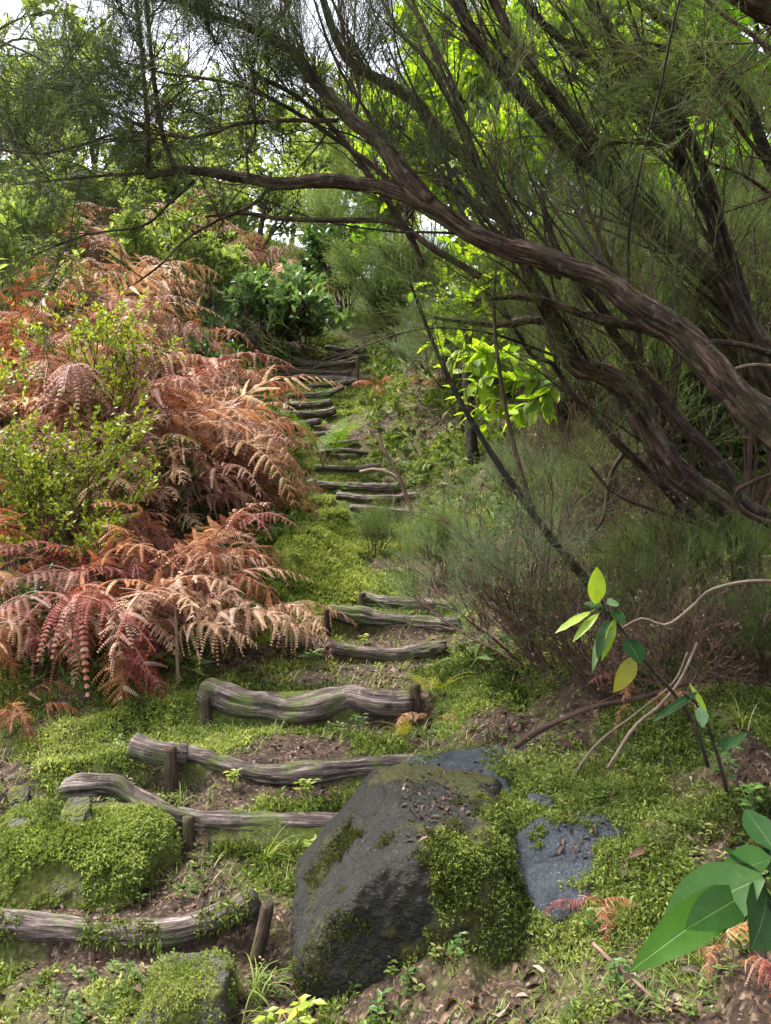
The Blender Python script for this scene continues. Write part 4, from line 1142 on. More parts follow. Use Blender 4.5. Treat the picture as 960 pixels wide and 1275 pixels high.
# ------------------------------------------------------------------ trees of the bright hillside beyond
for k, (lab, px, d, h, cw, ch, n, mt, sz) in enumerate([
    ('pale green round tree on the hillside, lowest at the edge of the view', 25, 13.5, 2.6, 1.5, 2.0, 1700, 'far_leaf', (.7, 1.1)),
    ('pale leafy tree behind the hanging feathery twigs', 120, 15, 2.9, 1.6, 2.2, 1700, 'far_leaf', (.7, 1.1)),
    ('light green tree on the hillside above the red ferns', 250, 15.5, 2.8, 1.6, 2.2, 1700, 'far_leaf', (.7, 1.1)),
    ('bright tree behind the end of the horizontal limb', 335, 17, 3.6, 1.8, 2.8, 1800, 'far_leaf', (.8, 1.2)),
    ('yellow green tree above the stairs beyond the heath bush', 420, 19, 5.6, 2.2, 4.0, 2200, 'far_leaf', (.9, 1.3)),
    ('far tree rising into the sky gap behind the upright twigs', 190, 22, 5.0, 2.3, 3.8, 2000, 'far_leaf', (.9, 1.4)),
    ('far tree at the edge of the sky, thin topped', 45, 21, 4.4, 2.2, 3.4, 1900, 'far_leaf', (.9, 1.4)),
    ('tall thin tree closing the sky corner above the hillside', -10, 19, 6.8, 2.2, 4.6, 2300, 'far_leaf', (.9, 1.4)),
    ('tall far tree behind the thick leaning limb', 500, 21, 8.5, 2.8, 6.0, 2600, 'far_leaf', (1.0, 1.5)),
    ('tall far tree at the gap between the limbs', 360, 25, 7.0, 2.6, 5.0, 2300, 'far_leaf', (1.0, 1.6))]):
    ctp(lab, px, d, h, cw, ch, n, LEAF_F, mt, 500 + k, sz, name='broadleaf_tree', nl=11, rad=.09)


# ------------------------------------------------------------------ ferns
def frond_mesh(name, mats, seed, L=1.0, stipe=.3, npair=19, plen=.21, e0=75, e1=-35, dry=1.0, npin=9, side=.0, curl=1.0, crumple=.2):
    """one bipinnate frond growing from the origin, arching out along +X; part 0 leaf, part 1 stalk"""
    r = np.random.default_rng(seed); n = 44
    t = np.linspace(0, 1, n)
    el = np.radians(e0 + (e1 - e0) * t ** 1.15) + .08 * fbm(p3(t * 3, seed), seed)
    az = side * t + .10 * fbm(p3(t * 2.2, seed + 4.4), seed)
    d = np.stack([np.cos(el) * np.cos(az), np.cos(el) * np.sin(az), np.sin(el)], -1)
    P = np.concatenate([[np.zeros(3)], np.cumsum((d[:-1] + d[1:]) / 2 * L / (n - 1), axis=0)])
    mb = MB()
    tube(mb, P, np.linspace(.0045, .0012, n) * (L ** .5), 5, 1, .5, cap=False)
    Lup = np.stack([-np.sin(el) * np.cos(az), -np.sin(el) * np.sin(az), np.cos(el)], -1)
    tri = []; rn = []
    quads = []
    for k in range(npair):
        u = stipe + (1 - stipe) * (k + .3) / npair * .985
        i = min(int(u * (n - 1)), n - 2); b = P[i] + (P[i + 1] - P[i]) * (u * (n - 1) - i)
        T = d[i]; N = Lup[i]; S = np.cross(N, T)
        v = (u - stipe) / (1 - stipe)
        pl = plen * (min(1, .72 + 2.2 * v) * (1 - v) ** .75 + .03)
        for sg in (-1, 1):
            if dry and r.random() < .05 + .12 * crumple: continue
            pl_ = pl * (r.uniform(.55, 1.05) if dry else 1)
            jit = r.normal(0, crumple if dry else .05, 3)
            ax = norm(S * sg * 1.0 + T * (.35 + .25 * v) + jit)
            pr = r.normal(.5, .24)
            droop = (r.uniform(.3, 1.5) if dry else r.uniform(.1, .3)) * curl
            m = max(3, int(npin * (pl_ / plen) ** .8)) 
            q = np.linspace(0, 1, m + 1)
            C = b + ax * pl_ * q[:, None] - N * droop * pl_ * .55 * (q ** 2)[:, None] + T * .18 * pl_ * (q ** 2)[:, None]
            C[:, 2] -= .12 * droop * pl_ * q ** 2
            tw = r.normal(0, .5) if dry else 0
            for j in range(m):
                c0, c1 = C[j], C[j + 1]; a = norm(c1 - c0)
                side_ = norm(np.cross(N, a)); nn = np.cross(a, side_)
                w = pl_ / plen * .023 * (1 - (j + .2) / m) ** .6 + .003
                w *= plen / .21
                rr = np.clip(pr + r.normal(0, .07), 0, 1)
                for s2 in (-1, 1):
                    dn = r.uniform(.5, 1.3) if dry else .15
                    o1 = side_ * s2 * w * .65 + a * w * .22 - nn * w * .16 * dn
                    o2 = side_ * s2 * w * (1.05 if dry else 1.1) + a * w * .55 - nn * w * .5 * dn
                    wd = (c1 - c0) * .27
                    base_i = len(quads) * 0
                    tri.append((c0 - nn * .0, c0 + wd * 2, c0 + o1 + wd * 1.7, c0 + o1 - wd * .1, c0 + o2 + wd * .8)); rn.append(rr)
    A = np.array(tri); m = len(A); V = A.reshape(-1, 3); o = np.arange(m)[:, None] * 5
    mb.add(V, [o + np.array([[0, 1, 2, 3]]), o + np.array([[3, 2, 4]])], 0, np.repeat(rn, 5))
    return mb.mesh(name, mats)


FROND = {}
for mt in ('fern_tan', 'fern_rust', 'fern_orange'):
    FROND[mt] = [frond_mesh('frond', [M[mt], M['stipe']], 700 + q + len(mt), 1.0, .28 + .06 * (q % 3), 21 + q % 4, .19 + .02 * (q % 3), 82 - 8 * (q % 3), -34 - 16 * (q % 4), 1, 24, .45 * ((q % 3) - 1), .6 + .35 * (q % 3), (.2, .5, .3, .8)[q % 4]) for q in range(10 if mt != 'fern_orange' else 5)]


def fern(label, px, d, h, n, mt, seed, az=-.6, spread=1.2, cat='dead fern', name='dead_fern', group='dead bracken ferns', fronds=None, tilt=.12, dz=0):
    """a fern plant: fronds fan out about the compass angle az"""
    r = np.random.default_rng(seed); x, y = at(px, d)
    t = thing(name, (x, y, ground_z(x, y) - .03 + dz), label, cat, group)
    fr = fronds or FROND[mt]
    for k in range(n):
        o = bpy.data.objects.new('frond', fr[int(r.integers(len(fr)))]); COL.objects.link(o); o.parent = t
        a = az + spread * (2 * (k + .5) / n - 1) + r.normal(0, .2)
        s = h * r.uniform(.6, 1.25)
        o.rotation_euler = (r.normal(0, tilt * 1.3), r.normal(0, tilt * 1.3), a)
        o.scale = (s, s * r.uniform(.85, 1.1), s)
        o.location = (r.normal(0, .03), r.normal(0, .03), 0)
    return t


FERNS = [
    # label, px, d, size, fronds, kind, azimuth, spread
    ('big tan fern whose broad frond droops to the end of the thickest log', 205, 4.85, 1.0, 8, 'fern_tan', -.6, 1.2),
    ('tan fern with comb like fronds hanging toward the fork of the thin log', 285, 5.15, .8, 7, 'fern_tan', -.5, 1.2),
    ('dusty pink fern spreading pale combs over the lower grass', 150, 4.7, .95, 8, 'fern_tan', -1.4, 1.5),
    ('pale fern with upright combs at the lower fern edge', 75, 4.7, .8, 7, 'fern_tan', -1.5, 1.4),
    ('rust red fern at the view edge, bottom of the fern mass', 10, 4.6, .75, 7, 'fern_rust', -1.2, 1.3),
    ('flattened rust fern lying on the grass at the edge of the view', 10, 4.15, .5, 6, 'fern_rust', -.5, .8),
    ('rust red fern in the hollow above the big tan fern', 215, 5.4, .9, 8, 'fern_rust', -.9, 1.5),
    ('dark rust fern among the bare stems of the green shrubs', 110, 5.5, .85, 7, 'fern_rust', -1.2, 1.5),
    ('rust fern with one bleached frond amid the fern mass', 185, 5.05, .8, 7, 'fern_rust', -1.1, 1.4),
    ('reddish fern beside the bright moss bank', 262, 5.75, .8, 7, 'fern_rust', -.5, 1.3),
    ('orange fern at the edge of the view beside the dark green shrub', 2, 5.0, .8, 6, 'fern_orange', -.9, 1.2),
    ('small pinkish fern drooping on the litter before the fat mossy log', 372, 5.35, .36, 6, 'fern_tan', -.7, 1.5),
    ('hanging fern cascade with orange ribs beside the far stairs', 262, 7.2, 1.45, 9, 'fern_orange', -.4, 1.0),
    ('long pale fern frond cascade running down from the crest', 235, 7.2, 1.35, 9, 'fern_tan', -.4, 1.1),
    ('broad tan fern at the tip of the cascade, brushing the far stairs', 292, 7.9, .9, 8, 'fern_tan', -.4, 1.1),
    ('dark brown fern in the shade under the cascade', 300, 7.0, .8, 8, 'fern_rust', -.6, 1.3),
    ('brown fern skirt right against the middle logs', 345, 7.4, .65, 7, 'fern_rust', -.4, 1.2),
    ('curled pale fern behind the bright green shrubs', 150, 6.3, 1.0, 8, 'fern_tan', -1.0, 1.4),
    ('ribbed pale fern in the middle of the green shrubs', 120, 5.75, .85, 7, 'fern_tan', -.9, 1.4),
    ('dusty rose fern under the fern cascade', 232, 6.1, 1.0, 8, 'fern_tan', -.9, 1.4),
    ('pinkish fern on the crest behind the tall yellow green shrub', 175, 8.0, 1.2, 9, 'fern_tan', -.6, 1.3),
    ('pale fern on the slope between the two green shrubs at the edge', 35, 6.6, 1.0, 8, 'fern_tan', -.9, 1.4),
    ('pinkish fern at the edge of the view above the bright shrub', 10, 7.4, 1.1, 8, 'fern_tan', -.8, 1.3),
    ('orange tipped fern at the edge of the view under the bright laurel bush', 40, 8.2, 1.0, 8, 'fern_orange', -.8, 1.3),
    ('long bleached fern at the top of the crest', 95, 8.9, 1.25, 9, 'fern_tan', -.5, 1.2),
    ('bleached fern high on the slope under the hanging twigs', 140, 10.2, 1.2, 9, 'fern_tan', -.6, 1.4),
    ('dark red fern clump beside the deep green shrub', 290, 9.6, .95, 8, 'fern_rust', -1.2, 1.6),
    ('red brown fern behind the deep green shrub', 232, 10.4, 1.0, 8, 'fern_rust', -.9, 1.5),
    ('pale ferns glimpsed above the glossy bush', 350, 13.2, 1.2, 9, 'fern_tan', -1.0, 1.6),
    ('sunny tan fern patch beneath the horizontal limb', 322, 13.8, 1.4, 9, 'fern_tan', -1.2, 1.6),
    ('bleached fern near the pale hillside trees', 60, 11.2, 1.2, 8, 'fern_tan', -.8, 1.5),
    ('bleached fern under the sunlit tree at the edge', 190, 12.8, 1.3, 8, 'fern_tan', -.8, 1.5),
    ('tan fern between the cascade and the low green bush', 280, 8.2, 1.1, 8, 'fern_tan', -.5, 1.3),
    ('tan fern behind the leggy green shrub', 200, 6.9, 1.1, 8, 'fern_rust', -.7, 1.3),
    ('small brown fern bundle on the bank beside the far stairs', 520, 9.9, .5, 6, 'fern_rust', -1.6, 1.6),
    ('reddish fern heap on the slope opposite the far stairs', 478, 10.2, .5, 7, 'fern_rust', -2.2, 1.2),
    ('brown fern hanging on the bank below the slab rock', 752, 2.55, .28, 5, 'fern_rust', -1.9, 1.0),
    ('brown curled fern under the broad green leaves', 915, 2.1, .30, 5, 'fern_rust', -1.7, 1.2),
    ('rust fern scrap beneath the broad leaved seedling', 800, 3.5, .35, 5, 'fern_rust', -1.6, 1.4),
    ('rust fern scrap at the foot of the yellow fern', 545, 4.25, .28, 5, 'fern_orange', -1.8, 1.4),
    ('little orange fern lying before the third log', 452, 3.5, .24, 4, 'fern_orange', -1.2, 1.0),
]
for q, (lab, px, d, h, n, mt, az, sp) in enumerate(FERNS):
    fern(lab, px - (22 if 200 < px < 300 and 6 < d < 9.5 else 0), d, h * (1.12 if px > 220 and d > 6 else 1.4 if h > .6 and d > 6 else 1.2 if h > .6 else 1), n + (2 if d < 9 and h > .6 else 0), mt, 800 + q, az, sp, tilt=.2)
rF = np.random.default_rng(4)
for q in range(34):
    d_ = rF.uniform(4.7, 9.5); px_ = rF.uniform(-20, 250)
    t = fern('dry bracken fern woven into the dense brown fern mass on the slope', px_, d_, rF.uniform(1.0, 1.4) * (1.25 if d_ > 6 and px_ < 180 else 1), int(rF.integers(6, 10)), ['fern_tan', 'fern_rust', 'fern_tan', 'fern_rust'][int(rF.integers(4))] if d_ < 6 else ['fern_tan', 'fern_tan', 'fern_orange', 'fern_rust'][int(rF.integers(4))], 1300 + q, -.8, 1.4)
GREEN = [frond_mesh('frond', [M['fern_green'], M['green_stem']], 760 + q, 1, .2, 22, .15, 80, -25, 0, 12, .2 * (q - 1)) for q in range(3)]
YELL = [frond_mesh('frond', [M['fern_yellow'], M['green_stem']], 770 + q, 1, .2, 20, .16, 68, -5, 0, 10, .2 * (q - 1)) for q in range(3)]
PALE = [frond_mesh('frond', [M['fern_pale'], M['green_stem']], 780 + q, 1, .15, 20, .10, 60, -20, 0, 5, .3) for q in range(2)]
fern('small bright green fern beside the far upper flight of logs', 404, 8.8, 1.0, 8, '', 900, -.5, 2.2, 'fern', 'green_fern', None, GREEN, .12, .08)
fern('yellow green fern at the end of the thickest log', 512, 4.05, .36, 4, '', 901, -1.9, .9, 'fern', 'green_fern', None, YELL)
fern('yellowing fern behind the stout stake', 545, 4.4, .32, 4, '', 902, -1.2, 1.2, 'fern', 'green_fern', None, YELL)
fern('small pale fern below the slab rock near the brown hanging fern', 690, 2.4, .20, 3, '', 903, -1.9, .6, 'fern', 'green_fern', None, PALE)
fern('small dark fern on the bank under the broad green leaves', 880, 2.15, .18, 4, '', 904, -1.6, 1.0, 'fern', 'green_fern', None, PALE)
fern('low fern on the moss beside the slab rock', 790, 2.6, .14, 3, '', 905, -2.4, .7, 'fern', 'green_fern', None, PALE)


# ------------------------------------------------------------------ broad leaved seedlings, traced leaf by leaf
def big_leaf(mb, base, tip, width, nrm, mi, rnd, fold=.18, droop=.12, seg=8):
    base = np.asarray(base, float); tip = np.asarray(tip, float)
    v = tip - base; L = np.linalg.norm(v)
    V_, F_ = leaf_T(L, width, seg, fold, droop)
    V_ = V_ + np.stack([0 * V_[:, 0], 0 * V_[:, 0], .012 * L * np.sin(V_[:, 1] / L * 19 + rnd * 9) * np.sign(V_[:, 0])], -1)
    tt = np.repeat(np.linspace(0, 1, seg + 1), 3)
    T = (V_, F_, np.stack([np.tile([-1.0, 0, 1.0], seg + 1), tt, np.ones(len(tt))], -1))
    mb.inst(T, frames(v[None], np.asarray(nrm, float)[None]), base[None], mi, np.array([rnd]))


def seedling(name, label, d, stem, leaves, mat, wst=6, seed=0):
    r = np.random.default_rng(seed)
    C, rad = limb_pts(stem, d, d, [wst, wst * .6]) if np.isscalar(d) else limb_pts(stem, d[0], d[1], [wst, wst * .6])
    t = thing(name, C[0], label, 'seedling'); k_ = .85 if seed == 1 else 1.0
    mb = MB(); tube(mb, C, rad, 8, 0, .5, .05, seed); mb.obj('stem', M['dark_bark' if name != 'laurel_shoot' else 'green_stem'], t)
    dd = d if np.isscalar(d) else d[1]
    for (a, b, w, nx, nz, m2, off) in leaves:
        m = MB(); A = W(*a, dd + r.normal(0, .01)); B = W(*b, dd + off)
        big_leaf(m, A, B, w * k_ / F_PX * dd, (nx, -.75, nz), 0, np.clip(r.normal(.5, .2), 0, 1), droop=r.uniform(.05, .2))
        nearest = C[np.argmin(np.linalg.norm(C - A, axis=1))]
        if np.linalg.norm(nearest - A) > .004: tube(m, np.array([nearest, (nearest + A) / 2, A]), .0015, 5, 0, .3)
        m.obj('leaf', M[m2 or mat], t)
    return t


seedling('laurel_seedling', 'broad leaved seedling with one yellow leaf, against the bare twigs', (2.75, 2.7), [(882, 955), (865, 905), (840, 865), (800, 820), (775, 785), (755, 760), (748, 745)],
    [((742, 752), (744, 706), 27, 0, .2, 'laurel_glow', -.02), ((735, 762), (690, 785), 13, -.2, .9, 'laurel_glow', -.05), ((745, 764), (712, 796), 13, -.2, .8, 'laurel_glow', -.06),
     ((758, 770), (742, 818), 20, -.5, .5, None, -.06), ((766, 768), (752, 824), 16, .4, .3, 'laurel_glow', -.05), ((762, 760), (778, 775), 22, .2, .7, None, -.05), ((752, 757), (726, 748), 16, 0, .9, None, .03),
     ((756, 752), (772, 748), 18, 0, .8, 'laurel_dark', .02), ((780, 795), (800, 825), 34, .2, .6, None, -.1), ((790, 818), (768, 862), 27, .1, .25, 'yellow_leaf', -.06), ((752, 775), (735, 838), 12, -.4, .3, 'laurel_dark', -.03)],
    'laurel_near', 5, 1)
seedling('laurel_shoot', 'laurel shoot with big glossy leaves close by at the edge of the view', (1.30, 1.12), [(1100, 1290), (1050, 1200), (1000, 1130), (960, 1105), (945, 1090)],
    [((935, 1100), (784, 1200), 52, -.2, .75, 'laurel_tip', -.06), ((950, 1092), (812, 1150), 78, -.35, .8, None, .02), ((930, 1112), (858, 1152), 48, 0, .8, None, -.08), ((960, 1070), (885, 1092), 56, -.1, .9, None, .07),
     ((945, 1085), (900, 1044), 30, .1, .9, None, .12), ((955, 1110), (950, 1178), 70, .5, .5, None, -.1), ((965, 1060), (925, 1000), 36, -.3, .6, None, .10), ((975, 1075), (940, 1050), 40, .2, .8, None, .05), ((960, 1090), (1010, 1050), 50, .2, .8, None, .05), ((960, 1120), (1020, 1190), 60, .2, .8, None, -.05)],
    'laurel_near', 11, 2)
seedling('laurel_seedling', 'few long grey green leaves on a low shoot above the moss', (2.6, 2.55), [(905, 985), (890, 930), (870, 880), (850, 862)],
    [((868, 862), (815, 892), 12, 0, .9, None, -.05), ((872, 880), (876, 905), 16, 0, .4, 'laurel_dark', -.05), ((930, 912), (896, 935), 11, 0, .9, None, -.05), ((880, 890), (862, 850), 9, .2, .5, 'laurel_glow', .02), ((893, 930), (915, 915), 12, .2, .8, None, .02)],
    'laurel_near', 5, 3)


# ------------------------------------------------------------------ small herbs
def herb(label, px, d, h, n, seed, mat='shrub_deep', L=1.0, dz=0.0, rosette=False, name='herb', cat='small plant', group=None):
    r = np.random.default_rng(seed); x, y = at(px, d); z = ground_z(x, y) + dz
    t = thing(name, (x, y, z - .01), label, cat, group); m = MB(); s = MB()
    ns = 1 if rosette else max(2, n // 5)
    for k in range(ns):
        a = r.uniform(0, 6.28); q = 0 if rosette else r.uniform(0, .5)
        P = catmull([(x, y, z - .01), (x + q * h * .5 * math.cos(a), y + q * h * .5 * math.sin(a), z + h * .6), (x + q * h * math.cos(a), y + q * h * math.sin(a), z + h * r.uniform(.8, 1.1))], 6)
        tube(s, P, .0016, 4, 0, .5, cap=False)
        m_ = n if rosette else 6
        tt = r.uniform(.5, 1, m_) if rosette else np.linspace(.3, 1, m_)
        B = np.stack([np.interp(tt, np.linspace(0, 1, 6), P[:, i]) for i in range(3)], -1)
        an = np.arange(m_) * 2.4 + r.random()
        D = np.stack([np.cos(an), np.sin(an), np.full(m_, .25) + r.normal(0, .15, m_)], -1)
        m.inst(LEAF_T[k % 2], frames(D, np.tile([0, -.3, 1.0], (m_, 1)), L * r.uniform(.7, 1.15, m_)), B, 0, np.clip(r.normal(.6, .2, m_), 0, 1))
    s.obj('stem', M['green_stem'], t); m.obj('leaves', M[mat], t)
    return t


for q, (lab, px, d, h, n, mt, L) in enumerate([
    ('bright green rosette seedling in front of the forked thin log', 388, 4.95, .12, 12, 'shrub_deep', 1.7),
    ('leafy green herb below the pale end of the thickest log', 452, 4.1, .12, 20, 'shrub_deep', .8),
    ('leafy herb clump in front of the third log', 290, 3.6, .09, 30, 'shrub', .7),
    ('second leafy herb clump in front of the third log, nearer its peg', 380, 3.55, .09, 25, 'shrub', .8),
    ('bright herb spot at the end of the third log beside the boulder', 485, 3.45, .12, 30, 'shrub', .9),
    ('soft leafy sprout standing on the end of the second log', 385, 3.22, .07, 15, 'shrub', .8),
    ('round leaved bright herb in front of the bottom log end', 232, 2.64, .08, 10, 'shrub', .8),
    ('broad leaved herb below the left foot of the big boulder', 372, 2.42, .10, 15, 'shrub', 1.0),
    ('fresh green herb between the small mossy stone and the boulder', 330, 2.36, .11, 20, 'shrub', .8),
    ('tiny sprout growing on the dark face of the big boulder', 565, 2.42, .14, 10, 'shrub_deep', .55),
    ('low herb at the base of the boulder face', 470, 2.40, .07, 10, 'shrub_deep', .7),
    ('leafy herb on the moss slope below the slab rock', 735, 2.45, .10, 15, 'shrub_deep', .7),
    ('green herb under the tip of the near glossy leaves', 770, 2.2, .10, 20, 'shrub_deep', .7),
    ('leafy herb patch on the moss slope at the edge of the view', 935, 2.6, .12, 25, 'shrub_deep', .8),
    ('fresh leafy shoots on the slope beside the long grey green leaves', 905, 2.9, .16, 25, 'shrub_deep', .9),
    ('round white green leaves before the fat mossy log', 455, 5.3, .06, 15, 'shrub', .8),
    ('green herb at the edge of the far stairs below the green fern', 425, 8.2, .16, 15, 'shrub_deep', 1.2),
    ('green weeds among the middle logs', 450, 7.7, .14, 20, 'shrub_deep', 1.2),
    ('green weeds on the treads of the far upper flight', 405, 10.2, .16, 20, 'shrub_deep', 1.3)]):
    herb(lab, px, d, h, n, 1000 + q, mt, L, rosette=(q == 0), dz=.0)
# club moss spikes
for lab, px, d, h, sd in [('tallest bristly clubmoss spike in front of the bottom log', 196, 2.66, .13, 1), ('bristly clubmoss spike beside the tallest one, nearer the stone', 215, 2.64, .10, 2), ('short clubmoss spike close to the long grass blade', 156, 2.58, .12, 3), ('lowest clubmoss spike, at the edge of the small mossy stone', 176, 2.56, .10, 4)]:
    x, y = at(px, d); z = ground_z(x, y); r = np.random.default_rng(sd)
    P = catmull([(x, y, z - .02), (x + .004, y, z + h * .5), (x + r.normal(0, .012), y, z + h)], 30); m = MB(); tube(m, P, .0022, 5, 0, .2)
    k = 240; tt = r.uniform(.05, 1, k); B = np.stack([np.interp(tt, np.linspace(0, 1, 30), P[:, i]) for i in range(3)], -1); a = r.uniform(0, 6.28, k)
    D = np.stack([np.cos(a), np.sin(a), np.full(k, .9)], -1)
    m.inst(leaf_T(.015, .003, 1, .2, .1), frames(D, np.tile([0, 0, 1.0], (k, 1)), r.uniform(.7, 1.1, k)), B, 0, r.uniform(.2, .7, k))
    tag(m.obj('clubmoss', M['fern_green']), lab, 'clubmoss')


# ------------------------------------------------------------------ grass
def blade_verts(mb, B, D, L, w, r, rnd, sag):
    m = len(B); seg = 5; t = np.linspace(0, 1, seg + 1)
    D = norm(D); Hh = norm(np.stack([D[:, 0], D[:, 1], np.zeros(m)], -1) + 1e-5)
    S = norm(np.cross(D, np.array([0, 0, 1.0])))
    C = B[:, None] + D[:, None] * (L[:, None] * t)[..., None] + (Hh[:, None] * .5 - np.array([0, 0, 1.0])) * (sag * L)[:, None, None] * (t ** 2.2)[None, :, None]
    ww = (w[:, None] * (1 - t ** 2.2)[None] * .5 + .0002)[..., None]
    V = np.stack([C - S[:, None] * ww, C + S[:, None] * ww], 2).reshape(-1, 3)
    i = np.arange(seg) * 2; q = np.stack([i, i + 1, i + 3, i + 2], -1)
    Fq = (q[None] + (np.arange(m) * (seg + 1) * 2)[:, None, None]).reshape(-1, 4)
    mb.add(V, [Fq], 0, np.repeat(rnd, (seg + 1) * 2))


def tuft(label, px, d, n, L, w, seed, az=None, dz=0):
    r = np.random.default_rng(seed); x, y = at(px, d); z = ground_z(x, y) + dz
    a = r.uniform(0, 6.28, n) if az is None else r.normal(az, .8, n)
    D = np.stack([np.cos(a) * r.uniform(.15, .6, n), np.sin(a) * r.uniform(.15, .6, n), np.ones(n)], -1)
    B = np.array([x, y, z - .01]) + np.concatenate([r.normal(0, .015, (n, 2)), np.zeros((n, 1))], 1)
    mb = MB(); blade_verts(mb, B, D, L * r.uniform(.6, 1.1, n), w * r.uniform(.7, 1.1, n), r, np.clip(r.normal(.6, .22, n), 0, 1), r.uniform(.3, .9, n))
    tag(mb.obj('grass_tuft', M['grass']), label, 'grass tuft', 'grass tufts along the stairs')


for q, a in enumerate([
    ('tall arching grass tuft between the bottom log stake and the big boulder', 322, 2.6, 26, .26, .006, 1100),
    ('grass tuft growing under the second log beside its pale bark', 325, 3.15, 16, .24, .007, 1101, 0),
    ('long grass spilling over the foot of the big boulder', 345, 2.48, 22, .22, .006, 1102, 3.6),
    ('single broad grass blade in front of the bottom log', 145, 2.6, 4, .14, .010, 1103, 2.6),
    ('grass tuft at the bottom edge under the boulder', 470, 2.22, 14, .16, .005, 1104),
    ('grass tuft before the third log stump', 228, 3.5, 14, .16, .005, 1105),
    ('grass blades before the middle of the third log', 385, 3.5, 22, .14, .005, 1106),
    ('grass clump behind the thickest log under the drooping fern', 285, 4.55, 26, .17, .006, 1107),
    ('grass clump behind the thickest log near its middle', 355, 4.6, 24, .17, .006, 1108),
    ('grass tuft below the thickest log at its fern end', 268, 4.05, 16, .18, .005, 1109),
    ('grass by the stout stake', 530, 4.15, 14, .16, .005, 1110),
    ('grass tuft on the moss slope under the dark twigs', 925, 3.1, 22, .2, .005, 1111),
    ('grass blades below the fat mossy log', 500, 4.95, 20, .14, .005, 1112),
    ('grass tuft at the far side of the trodden ground under the flattened fern', 120, 3.9, 20, .14, .005, 1113)]):
    tuft(*a)


def off_logs(x, y, pad=.03):
    ok = np.ones(len(x), bool)
    for pts, d, r in LOGS:
        x0 = (pts[0][0] - 480) / F_PX * d - .02; x1 = (pts[-1][0] - 480) / F_PX * d + .02
        ok &= ~((x > x0) & (x < x1) & (y > d - r - pad) & (y < d + r + pad * .5))
    return ok


# ------------------------------------------------------------------ ground cover, each kind one mass
def sample_ground(r, n, dlo, dhi, pxlo, pxhi, power=1.0):
    d = dlo * (dhi / dlo) ** (r.random(n) ** power); px = r.uniform(pxlo, pxhi, n)
    return (px - 480) / F_PX * d, d


r = np.random.default_rng(91)
n = 300000
x, y = sample_ground(r, n, 2.05, 12.5, -60, 1020)
k = (r.random(n) < np.clip((moss_mask(x, y) - .51) * 3.2, 0, 1)) & off_logs(x, y, .035); x, y = x[k], y[k]
B = np.stack([x, y, H(x, y) - .003], -1); n = len(B)
hue = np.clip(.46 + .95 * fbm(p3(x * 3.1, y * 3.1), 71, 3) + r.normal(0, .16, n), 0, 1)
size = (.55 + .6 * r.random(n)) * (1 + .12 * (y - 2.5)) * (1 + .5 * np.clip(fbm(p3(x * 6, y * 6), 5, 2), -.6, 1))
LT = [tiny_T(.021, .0068, q) for q in (.1, .25)]
mb = MB()
for q in range(7):
    D = norm(r.normal(0, .8, (n, 3)) + np.array([0, 0, .55])); D[:, 2] = np.abs(D[:, 2])
    mb.inst(LT[q % 2], frames(D, r.normal(0, 1, (n, 3)), size), B + r.normal(0, .009, (n, 3)) + np.array([0, 0, .006]), 0, np.clip(hue + r.normal(0, .08, n), 0, 1))
tag(mb.obj('moss', M['moss']), kind='stuff')
k = np.exp(-((x + .62) / .38) ** 2 - ((y - 6.4) / .7) ** 2) > .25
print('moss', n)
n = 34000
x = r.normal(-.62, .2, n); y = r.normal(6.35, .42, n); k = fbm(p3(x * 6, y * 6), 15, 3) > -.12 + .1 * r.normal(0, 1, n); x, y = x[k], y[k]; n = len(x); B = np.stack([x, y, H(x, y)], -1); mb = MB()
for q in range(6):
    D = norm(r.normal(0, .75, (n, 3)) + np.array([0, 0, .75])); D[:, 2] = np.abs(D[:, 2])
    mb.inst(LT[q % 2], frames(D, r.normal(0, 1, (n, 3)), r.uniform(1.0, 2.2, n)), B + r.normal(0, .01, (n, 3)), 0, np.clip(.42 + .9 * fbm(B * 5, 3, 3) + r.normal(0, .15, n), 0, 1))
tag(mb.obj('moss_bank', M['moss_bright']), kind='stuff')

n = 46000
x, y = sample_ground(r, n, 2.1, 12.0, -60, 1020)
g = fbm(p3(x * 2.4, y * 2.4), 88, 3) * .5 + .5
k = r.random(n) < np.clip((g - .42) * 2.5, 0, 1) * np.where((y < 3.0) & (x < -.2), .15, 1); k = k & off_logs(x, y, .02); x, y = x[k], y[k]; n = len(x)
B = np.stack([x, y, H(x, y) - .005], -1); a = r.uniform(0, 6.28, n)
mb = MB(); blade_verts(mb, B, np.stack([np.cos(a) * .5, np.sin(a) * .5, r.uniform(.4, 1.2, n)], -1), r.uniform(.03, .10, n) * (1 + .07 * (y - 2.5)), r.uniform(.002, .0045, n) * (1 + .15 * (y - 2.5)), r, np.clip(r.normal(.5, .25, n), 0, 1), r.uniform(.1, .6, n))
tag(mb.obj('grass', M['grass']), kind='stuff')

n = 60000
x, y = sample_ground(r, n, 2.05, 11.0, -60, 1020)
g = 1 - moss_mask(x, y); xr = np.interp(y, *XR)
extra = np.exp(-((x - .75) / .6) ** 2 - ((y - 5.0) / 1.4) ** 2) + .7 * np.exp(-((x - 1.2) / .6) ** 2 - ((y - 6.6) / 1.2) ** 2) + np.exp(-((x - .3) / .28) ** 2 - ((y - 2.95) / .22) ** 2) * .0
k = (r.random(n) < np.clip((g - .38) * 1.5 + .8 * extra, .16, 1)) & off_logs(x, y, .0); x, y = x[k], y[k]; n = len(x)
LF = [leaf_T(.05, .018, 3, .5, .5, 'laurel'), leaf_T(.038, .02, 3, .9, 1.0, 'round'), leaf_T(.07, .0028, 2, .3, .2, 'blade'), leaf_T(.045, .004, 2, .3, .2)]
B = np.stack([x, y, H(x, y) + r.uniform(.002, .012, n)], -1); a = r.uniform(0, 6.28, n)
